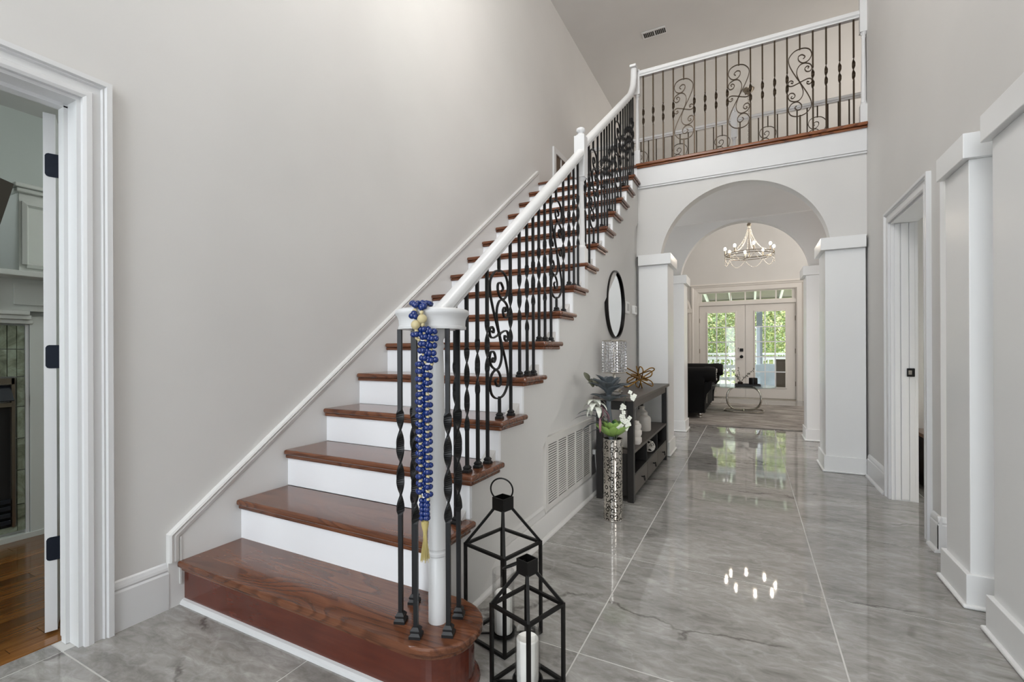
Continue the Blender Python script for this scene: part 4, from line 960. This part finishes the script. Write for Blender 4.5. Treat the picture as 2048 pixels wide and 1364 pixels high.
# ================================================================== LIVING ROOM GLIMPSED THROUGH THE LEFT DOORWAY
fx = -3.80
fp_ = thing('fireplace', 'white mantel fireplace with green slate tile surround in the left room', 'fireplace', (fx - .2, .45, 0))
MB().box(fx - .75, fx - .02, -.60, 1.52, 0, 1.52).build('chimney_breast', 'mantel_white', fp_)
MB().box(fx - .20, fx + .20, -.72, 1.70, 1.515, 1.545).build('mantel_shelf', 'mantel_white', fp_, bevel=.004)
MB().box(fx - .02, fx + .05, -.55, 1.0, 1.33, 1.515).box(fx - .02, fx + .04, 1.0, 1.46, 1.33, 1.515).build('frieze', 'mantel_white', fp_)
MB().sweep([(-.06, 0), (.06, 0), (.06, .012), (-.06, .012)], [(fx + .042, 1.06, 1.425), (fx + .042, 1.42, 1.425)], ref=(1, 0, 0)).build('frieze_panel', 'mantel_white', fp_)
for i, (z0, z1, d) in enumerate(((1.305, 1.33, .075), (1.28, 1.305, .06), (1.255, 1.28, .04))): MB().box(fx - .02, fx + d, -.56, 1.12 + .012 * i, z0, z1).build('crown_step', 'mantel_white', fp_, bevel=.004)
MB().box(fx - .02, fx + .012, 1.118, 1.132, 0.03, 1.252).build('edge_bead', 'trim_white', fp_)
MB().box(fx - .02, fx + .02, 1.135, 1.48, .0, 1.30).build('pilaster', 'mantel_white', fp_)
MB().box(fx - .02, fx + .03, .98, 1.50, .0, .03).build('hearth_trim', 'mantel_white', fp_)
# slate tiles, one by one
tz = [(.05, .20), (.205, .40), (.405, .585), (.59, .77), (.775, .945), (.95, 1.105), (1.11, 1.245)]
for (z0, z1) in tz:
    MB().box(fx - .02, fx + .004, 1.085, 1.116, z0, z1).build('tile', 'slate_tile', fp_, at=(fx, 1.10, z0))
for c in range(-2, 4):
    y1 = 1.082 - .0 - c * .038 if False else 1.082 - c * .155
    if c < 0: continue
    for (z0, z1) in tz[5:]:
        MB().box(fx - .02, fx + .004, y1 - .036 if c == 0 else y1 - .151 + .115, y1, z0, z1).build('tile', 'slate_tile', fp_, at=(fx, y1, z0)) if c == 0 else MB().box(fx - .02, fx + .004, y1 + .119 - .152, y1 + .115, z0, z1).build('tile', 'slate_tile', fp_, at=(fx, y1, z0))
MB().box(fx - .02, fx + .002, .2, 1.083, .05, .08).build('hearth_slab', 'slate_tile', fp_)
fb = MB().box(fx - .02, fx + .012, .2, 1.072, .905, .94).box(fx - .02, fx + .012, 1.060, 1.074, .08, .94).box(fx - .018, fx + .010, .2, 1.06, .775, .80)
fb.build('insert_frame', 'pewter', fp_)
MB().add([(fx - .01, .2, .90), (fx - .01, 1.06, .90), (fx + .05, 1.06, .815), (fx + .05, .2, .815), (fx - .012, .2, .895), (fx - .012, 1.06, .895), (fx + .048, 1.06, .81), (fx + .048, .2, .81)], [(0, 1, 2, 3), (7, 6, 5, 4), (0, 4, 5, 1), (1, 5, 6, 2), (2, 6, 7, 3), (3, 7, 4, 0)]).build('hood', 'firebox_glass', fp_)
MB().box(fx - .018, fx - .008, .2, 1.06, .08, .775).build('mesh_screen', 'soot', fp_)
for i in range(4): MB().box(fx - .01, fx + .015, .2, 1.055, .10 + .04 * i, .125 + .04 * i).build('louvre', 'firebox_glass', fp_, bevel=.003)
be = MB().add([], [])
bm_ = MB().prism([(.80, 1.548), (.965, 1.548), (1.085, 2.075), (1.02, 2.095)], 'X', fx - .10, fx - .03)
tag(bm_.build('wooden_plank', 'dark_wood', at=(fx - .06, .9, 1.548)), 'dark wooden plank leaning on the mantel in the left room', 'plank')
ov = thing('wall_panel', 'grey-white panelled overmantel with cornice in the left room', 'panelling', (fx - .2, 1.30, 1.545))
MB().box(fx - .60, fx - .10, 1.125, 1.50, 1.545, 2.06).build('panel_body', 'mantel_white', ov)
for d, z0, z1 in ((.03, 2.05, 2.075), (.05, 2.075, 2.10)): MB().box(fx - .62, fx - .10 + d, 1.125 - d * .6, 1.53, z0, z1).build('cornice', 'mantel_white', ov, bevel=.006)
MB().sweep([(-.02, 0), (-.02, .012), (0, .02), (.012, 0)], [(fx - .10, 1.155, 1.62), (fx - .10, 1.155, 1.98), (fx - .10, 1.46, 1.98), (fx - .10, 1.46, 1.62), (fx - .10, 1.155, 1.62)], ref=(1, 0, 0)).build('panel_molding', 'mantel_white', ov)

# ================================================================== FAMILY ROOM
# ---- rug
rg = MB().box(-2.05, 1.75, 7.19, 10.25, .001, .014)
tag(rg.build('area_rug', 'rug_base', at=(-.15, 8.7, .001), bevel=.004), 'large mottled grey area rug in front of the french doors', 'rug')
# ---- sofa
so = thing('sofa', 'black tufted velvet sofa with rolled arm and silver nailheads', 'sofa', (-1.45, 8.75, .0145))
ya, yb = 7.78, 9.85
def scrollarm(y0, sgn):
    """rolled arm: cross-section in YZ swept along X; outer side at y0 facing -sgn"""
    P = [(0, .10), (0, .44), (-.035, .50), (-.06, .58)] + [(.045 + .115 * cos(a), .70 + .115 * sin(a)) for a in [pi + .35 - i * (pi + 1.1) / 14 for i in range(15)]] + [(.15, .56), (.17, .45), (.17, .10)]
    m = MB().prism([(y0 + sgn * a, b) for a, b in P], 'X', -2.10, -.63)
    return m
for y0, sg in ((ya, 1), (yb, -1)):
    a = scrollarm(y0, sg)
    ar = a.build('arm', 'velvet', so, smooth=True)
    yc = y0 + sg * .045
    MB().lathe([(.118, 0), (.122, .05), (.118, .14), (.100, .172), (.001, .176)], n=28, cap=False).xf(Matrix.Translation((-.64, yc, .70)) @ Matrix.Rotation(pi / 2, 4, 'Y')).build('arm_scroll', 'velvet', ar, smooth=True)
    # front post under the scroll, tapering to the seat rail
    MB().prism([(-.64, .56), (-.52, .62), (-.535, .48), (-.60, .40), (-.625, .27), (-.64, .10)], 'Y', y0 + sg * -.03, y0 + sg * .15).build('arm_front', 'velvet', ar, smooth=False, bevel=.02, seg=3)
    nl = MB()
    for i in range(16):
        t = pi * .15 + i * pi * 1.55 / 15; nl.ball((-.463, yc + .085 * cos(t), .70 + .085 * sin(t)), .0075, n=6, m=4)
    for i in range(14):
        nl.ball((-.60 + .010 * (i < 5), y0 + sg * -.012, .47 - i * .016), .007, n=5, m=3)
    nl.build('nailheads', 'nail_silver', ar)['kind'] = 'stuff'
MB().box(-2.05, -.64, ya + .17, yb - .17, .10, .33).build('seat_base', 'velvet', so, bevel=.02, seg=3)
for i in range(3):
    w3 = (yb - ya - .34) / 3; MB().box(-1.85, -.60, ya + .17 + i * w3 + .004, ya + .17 + (i + 1) * w3 - .004, .33, .47).build('seat_cushion', 'velvet', so, bevel=.04, seg=3)
MB().prism([(-2.12, .10), (-1.86, .33), (-1.84, .60)] + [(-1.99 + .15 * cos(a), .74 + .12 * sin(a)) for a in [i * pi / 10 for i in range(11)]] + [(-2.14, .60)], 'Y', ya + .17, yb - .17).build('backrest', 'velvet', so, smooth=True)
for x in (-.70, -2.0):
    for y in (ya + .06, yb - .06): MB().lathe([(.022, 0), (.030, .012), (.024, .03), (.034, .05), (.036, .062), (.028, .086)], c=(x, y, .0145), n=16).build('leg', 'silver', so, smooth=True)
# ---- coffee table
tc_ = Vector((-.10, 9.02, .0145))
tb_ = thing('coffee_table', 'round glass coffee table on chrome oval ring base', 'coffee table', tuple(tc_))
MB().lathe([(0, .428), (.498, .428), (.50, .432), (.50, .438), (.498, .442), (0, .442)], n=64, cap=False).build('glass_top', 'table_glass', tb_, local=True, smooth=True)
def rr(wx, hz, r, n=8):
    P = []
    for (cx, cz, a0) in ((wx - r, hz - r, 0), (-wx + r, hz - r, pi / 2), (-wx + r, -hz + r, pi), (wx - r, -hz + r, 3 * pi / 2)):
        P += [(cx + r * cos(a0 + i * pi / 2 / n), cz + r * sin(a0 + i * pi / 2 / n)) for i in range(n + 1)]
    return P
for rz in (.28, -.28):
    M = Matrix.Translation((0, 0, .225)) @ Matrix.Rotation(rz + YAW * .0, 4, 'Z')
    MB().tube([M @ Vector((x, 0, z)) for x, z in rr(.275, .195, .17)], .014, 10, ref=M.to_3x3() @ Vector((0, 1, 0)), closed=True).build('ring', 'chrome', tb_, local=True, smooth=True)
MB().tube([(x, y, .012) for x, y in rr(.31, .24, .15)], .010, 8, closed=True).build('base_ring', 'chrome', tb_, local=True, smooth=True)
MB().tube([(0, -.24, .012), (0, -.20, .03), (0, .20, .03), (0, .24, .012)], .009, 8, ref=(1, 0, 0)).build('base_bar', 'chrome', tb_, local=True, smooth=True)
zt = .0145 + .4425
tray = tag(MB().box(-.20, .20, -.13, .13, 0, .010).box(-.20, .20, -.13, -.12, .010, .03).box(-.20, .20, .12, .13, .010, .03).box(-.20, -.19, -.12, .12, .010, .03).box(.19, .20, -.12, .12, .010, .03).build('tray', 'black_metal', at=(0, 0, 0)), 'black rectangular tray on the glass coffee table', 'tray')
tray.location = (-.04, 9.0, zt + .001)
cu = thing('candle_jar', 'black ribbed candle jar on the tray', 'jar', (.045, 8.97, zt + .0115))
MB().lathe([(.058, 0), (.064, .01), (.064, .13), (.058, .13), (.058, .03), (0, .03)], n=24, cap=False).build('jar_body', 'console_black', cu, local=True, smooth=True)
for i in range(12): MB().box(-.004, .004, .0635, .0675, .01, .125).xf(Matrix.Rotation(i * pi / 6, 4, 'Z')).build('rib', 'console_black', cu, local=True)
bv = thing('bud_vase', 'small dark bud vase with thin leafy twigs on the tray', 'vase', (-.155, 8.99, zt + .0115))
MB().lathe([(.03, 0), (.040, .01), (.042, .05), (.03, .06), (.026, .062)], n=18).build('vase_body', 'dark_cabinet', bv, local=True, smooth=True)
random.seed(21)
tw = MB().add([(0, 0, 0), (.02, -.006, 0), (.03, 0, .002), (.02, .006, 0), (.015, 0, -.003)], [(0, 1, 2), (0, 2, 3), (0, 4, 1), (1, 4, 2), (2, 4, 3), (3, 4, 0)]).mesh('leaf', 'leaf_olive')
for (ex, ez) in ((-.12, .20), (-.03, .24), (.22, .24), (.15, .16), (-.05, .12)):
    pts = spline([(0, 0, .05), (ex * .35, .01, .05 + ez * .4), (ex * .75, .0, .05 + ez * .75), (ex, 0, .05 + ez)], 5)
    tw_o = MB().tube(pts, .0025, 5).build('twig', 'dark_wood', bv, local=True)
    for k, p in enumerate(pts[4:]):
        o = inst('leaf', tw, tw_o, tuple(p), (random.random() * 6, random.random() * 6, random.random() * 6), (1.1,) * 3)
# ---- chandelier
ch0 = Vector((-.008, 8.77, 2.66)); RC = .372
cn = thing('chandelier', 'round chandelier with candle lights and white bead swags', 'chandelier', tuple(ch0))
for z in (.0, .035): MB().tube([(RC * cos(i * pi / 32), RC * sin(i * pi / 32), z) for i in range(64)], .006, 6, closed=True).build('ring', 'pewter', cn, local=True, smooth=True)
for a in (.3, .3 + pi / 2): MB().tube([(RC * cos(a), RC * sin(a), .0), (0, 0, -.015), (-RC * cos(a), -RC * sin(a), 0)], .005, 6).build('spoke', 'pewter', cn, local=True)
MB().lathe([(.004, -.03), (.018, -.02), (.010, 0), (.006, .05), (.006, .50), (.030, .505), (.036, .525), (.024, .55), (.012, .575), (.004, .60)], n=14).build('hub', 'pewter', cn, local=True, smooth=True)
def beaded(path, r, name='bead_strand'):
    m = MB(); P = [Vector(p) for p in path]; acc = 0
    for a, b in zip(P, P[1:]):
        L = (b - a).length; n = max(1, int(L / (r * 1.7)))
        for i in range(n): p = a.lerp(b, i / n); m.add([(p.x, p.y, p.z + r), (p.x + r, p.y, p.z), (p.x, p.y + r, p.z), (p.x - r, p.y, p.z), (p.x, p.y - r, p.z), (p.x, p.y, p.z - r)], [(0, 1, 2), (0, 2, 3), (0, 3, 4), (0, 4, 1), (5, 2, 1), (5, 3, 2), (5, 4, 3), (5, 1, 4)])
    o = m.build(name, 'bead_white', cn, local=True, smooth='all'); o['kind'] = 'stuff'; return o
for i in range(8):
    a = .18 + i * pi / 4; c, s_ = cos(a), sin(a); a2 = a + pi / 4
    hd = MB().lathe([(.012, .03), (.014, .045), (.009, .05), (.009, .115)], c=(RC * c, RC * s_, 0), n=10).build('candle_holder', 'pewter', cn, local=True, smooth=True)
    MB().ball((RC * c, RC * s_, .140), .020, .020, .028, n=10, m=7).build('bulb', 'bulb', hd, local=True, smooth=True)
    beaded(spline([(.012 * c, .012 * s_, .50), (.07 * c, .07 * s_, .30), (.20 * c, .20 * s_, .12), (RC * c, RC * s_, .03)], 6), .0105)
    beaded([((RC * cos(a + (a2 - a) * t)), (RC * sin(a + (a2 - a) * t)), -.13 * (1 - (2 * t - 1) ** 2) - .005) for t in [k / 12 for k in range(13)]], .0095, 'bead_swag')
    ld = bpy.data.lights.new('chandelier_bulb', 'POINT'); ld.energy = 3.0; ld.color = (1, .90, .78); ld.shadow_soft_size = .012
    lo_ = bpy.data.objects.new('chandelier_bulb', ld); COL.objects.link(lo_); lo_.parent = cn; lo_.location = (RC * c * 1.0, RC * s_ * 1.0, .20)
z = .60; k = 0
lk = MB().tube([(.011 * cos(i * pi / 6), 0, .021 * sin(i * pi / 6)) for i in range(12)], .0026, 5, ref=(0, 1, 0), closed=True).mesh('chain_link', 'pewter', smooth=True)
while z < ZC - 2.66 - .06: inst('chain_link', lk, cn, (0, 0, z + .015), (0, 0, (k % 2) * pi / 2)); z += .034; k += 1
MB().lathe([(.02, -.09), (.05, -.06), (.085, -.02), (.09, -.001)], c=(0, 0, ZC - 2.66), n=20).build('ceiling_canopy', 'pewter', cn, local=True, smooth=True)

# ================================================================== SIDE ROOM THROUGH THE RIGHT DOORWAY
sd = thing('side_cabinet', 'dark low cabinet glimpsed through the doorway in the right wall', 'cabinet', (1.75, 4.72, 0))
MB().box(1.2, 2.3, 4.55, 4.95, .02, .40).build('cabinet_body', 'dark_cabinet', sd, bevel=.005)
MB().box(1.18, 2.32, 4.53, 4.96, .40, .43).build('cabinet_top', 'balcony_wood', sd, bevel=.005)

# ================================================================== OUTSIDE THE FRENCH DOORS
dk = thing('deck', 'pale boarded deck outside the french doors', 'deck', (0, 13.1, -.06), kind='structure')
for i in range(22):
    y = 11.68 + i * .142; MB().box(-4.5, 4.5, y, y + .136, -.09, -.06).build('deck_board', 'deck_boards', dk)
dr = thing('deck_railing', 'white deck railing with square balusters behind the glass doors', 'railing', (0, 14.6, -.06))
MB().box(-4.5, 4.5, 14.52, 14.66, .93, .985).build('top_rail', 'deck_white', dr); MB().box(-4.5, 4.5, 14.56, 14.62, .80, .89).build('upper_rail', 'deck_white', dr); MB().box(-4.5, 4.5, 14.57, 14.62, .05, .11).build('lower_rail', 'deck_white', dr)
bb = MB().box(-.018, .018, -.018, .018, 0, .72).mesh('deck_baluster', 'deck_white')
for i in range(46): inst('deck_baluster', bb, dr, (-3.2 + i * .135, 0, .14))
tag(MB().box(.16, .30, 14.36, 14.50, -.06, 2.17).box(.14, .32, 14.34, 14.515, 2.17, 2.27).build('porch_post', 'deck_grey', at=(.23, 14.53, -.06)), 'grey square porch post beyond the right french door', 'post')
br_ = thing('bench', 'white slatted outdoor bench beyond the left french door', 'bench', (-.75, 13.2, -.06))
for z0, z1, y in ((.60, .68, 13.42), (.30, .37, 13.05)): MB().box(-1.5, -.25, y - .03, y + .03 + (.35 if z1 < .5 else 0), z0, z1).build('rail' if z1 > .5 else 'seat', 'deck_white', br_)
for i in range(9): MB().box(-1.45 + i * .14, -1.41 + i * .14, 13.43, 13.45, .36, .61).build('slat', 'deck_white', br_)
for x in (-1.45, -.32):
    for y in (13.06, 13.40): MB().box(x, x + .06, y - .03, y + .03, -.06, .31).build('leg', 'deck_white', br_)
lg = thing('lounge_chair', 'pale blue cushioned outdoor lounge chair beyond the right french door', 'chair', (.42, 13.1, -.06))
MB().prism([(13.0, .18), (13.45, .30), (13.62, .72), (13.70, .70), (13.54, .22), (13.02, .08)], 'X', .12, .62).build('cushion', 'cushion_blue', lg, bevel=.03, seg=2)
MB().box(.08, .12, 12.9, 13.6, .42, .46).box(.08, .12, 12.9, 12.94, -.06, .44).box(.08, .12, 13.56, 13.6, -.06, .44).build('armrest', 'deck_white', lg)
MB().box(.62, .66, 12.9, 13.6, .42, .46).box(.62, .66, 12.9, 12.94, -.06, .44).box(.62, .66, 13.56, 13.6, -.06, .44).build('armrest', 'deck_white', lg)
MB().box(.12, .62, 12.92, 13.58, .04, .08).build('seat_frame', 'deck_grey', lg)
pb = thing('storage_box', 'brown wicker cabinet outside the right french door', 'cabinet', (.72, 12.6, -.06))
MB().box(.54, .98, 12.35, 12.80, -.06, .82).build('box_body', 'wicker_brown', pb, bevel=.01)
MB().box(.52, 1.00, 12.33, 12.82, .82, .85).build('lid', 'wicker_brown', pb, bevel=.01)
pc = thing('porch_roof', 'grey porch ceiling with white rafters above the deck', 'porch roof', (0, 13.2, 2.7), kind='structure')
MB().add([(-4.5, 11.66, 2.80), (4.5, 11.66, 2.80), (4.5, 15.2, 2.42), (-4.5, 15.2, 2.42), (-4.5, 11.66, 2.87), (4.5, 11.66, 2.87), (4.5, 15.2, 2.49), (-4.5, 15.2, 2.49)], [(0, 1, 2, 3), (7, 6, 5, 4), (0, 4, 5, 1), (1, 5, 6, 2), (2, 6, 7, 3), (3, 7, 4, 0)]).build('ceiling_panel', 'porch_ceiling', pc)
for x in (-1.7, -1.1, -.5, .1, .7, 1.3): MB().add([(x, 11.66, 2.72), (x + .05, 11.66, 2.72), (x + .05, 15.2, 2.34), (x, 15.2, 2.34), (x, 11.66, 2.80), (x + .05, 11.66, 2.80), (x + .05, 15.2, 2.42), (x, 15.2, 2.42)], [(0, 1, 2, 3), (7, 6, 5, 4), (0, 4, 5, 1), (1, 5, 6, 2), (2, 6, 7, 3), (3, 7, 4, 0)]).build('rafter', 'deck_white', pc)
MB().box(-4.5, 4.5, 14.48, 14.58, 2.27, 2.45).build('beam', 'deck_white', pc)
tag(MB().box(-30, 30, 11.7, 60, -1.6, -1.5).build('lawn', 'lawn', at=(0, 30, -1.5)), 'sunlit green lawn beyond the deck', 'lawn', kind='structure')
def tree(label, x, y, h, rx, rz_, mats, seed, n=2600, tr=.18, lean=0):
    random.seed(seed); n = int(n * 5.5)
    t = thing('tree', label, 'tree', (x, y, -1.5), 'trees behind the deck')
    MB().tube(spline([(0, 0, 0), (lean * .3, 0, h * .35), (lean, 0, h * .8)], 5), tr, 9).build('trunk', 'bark', t, local=True, smooth=True)
    for mi_, m in enumerate(mats):
        b = MB()
        for i in range(n // len(mats)):
            while True:
                p = Vector((random.uniform(-1, 1), random.uniform(-1, 1), random.uniform(-1, 1)))
                if .25 < p.length < 1: break
            c = Vector((p.x * rx + lean * .6, p.y * rx, h * .58 + p.z * rz_)); s = random.uniform(.03, .065)
            a = Vector((random.uniform(-1, 1), random.uniform(-1, 1), random.uniform(-1, 1))).normalized(); d = a.cross(Vector((random.uniform(-1, 1), random.uniform(-1, 1), random.uniform(-1, 1)))).normalized()
            b.add([c - a * s, c + d * s * .5, c + a * s, c - d * s * .5], [(0, 1, 2, 3)])
        me = bpy.data.meshes.new('foliage'); me.from_pydata(b.v, [], b.f); me.materials.append(MATS[m])
        o = bpy.data.objects.new('foliage', me); COL.objects.link(o); o.parent = t; o['kind'] = 'stuff'
A_, B_, C_ = 'tree_leaf_a', 'tree_leaf_b', 'tree_leaf_c'
tree('bright green leafy tree seen through the left french door', -2.3, 19.5, 6.6, 2.0, 2.6, (A_, C_, B_), 1, 4200)
tree('yellow-green tree in the middle behind the french doors', -.1, 20.5, 6.4, 1.9, 2.6, (B_, A_), 2, 4000)
tree('tree with a thick brown trunk seen through the right french door', 1.55, 19.0, 8.0, 2.0, 2.6, (A_, B_, C_), 3, 3000, .26, .15)
tree('dark green tree at the far left beyond the deck', -4.6, 22.0, 7.4, 2.2, 3.0, (C_, A_), 4, 3600)
tree('tall olive tree at the far right beyond the deck', 3.4, 22.5, 7.6, 2.3, 3.0, (B_, C_), 5, 3600)
tree('distant pale green tree between the nearer trees', .9, 25.5, 8.0, 3.4, 3.4, (A_, B_), 6, 5200)
tree('distant deep green tree behind the leftmost trees', -3.0, 26.0, 8.0, 3.4, 3.4, (C_, A_), 8, 5200)
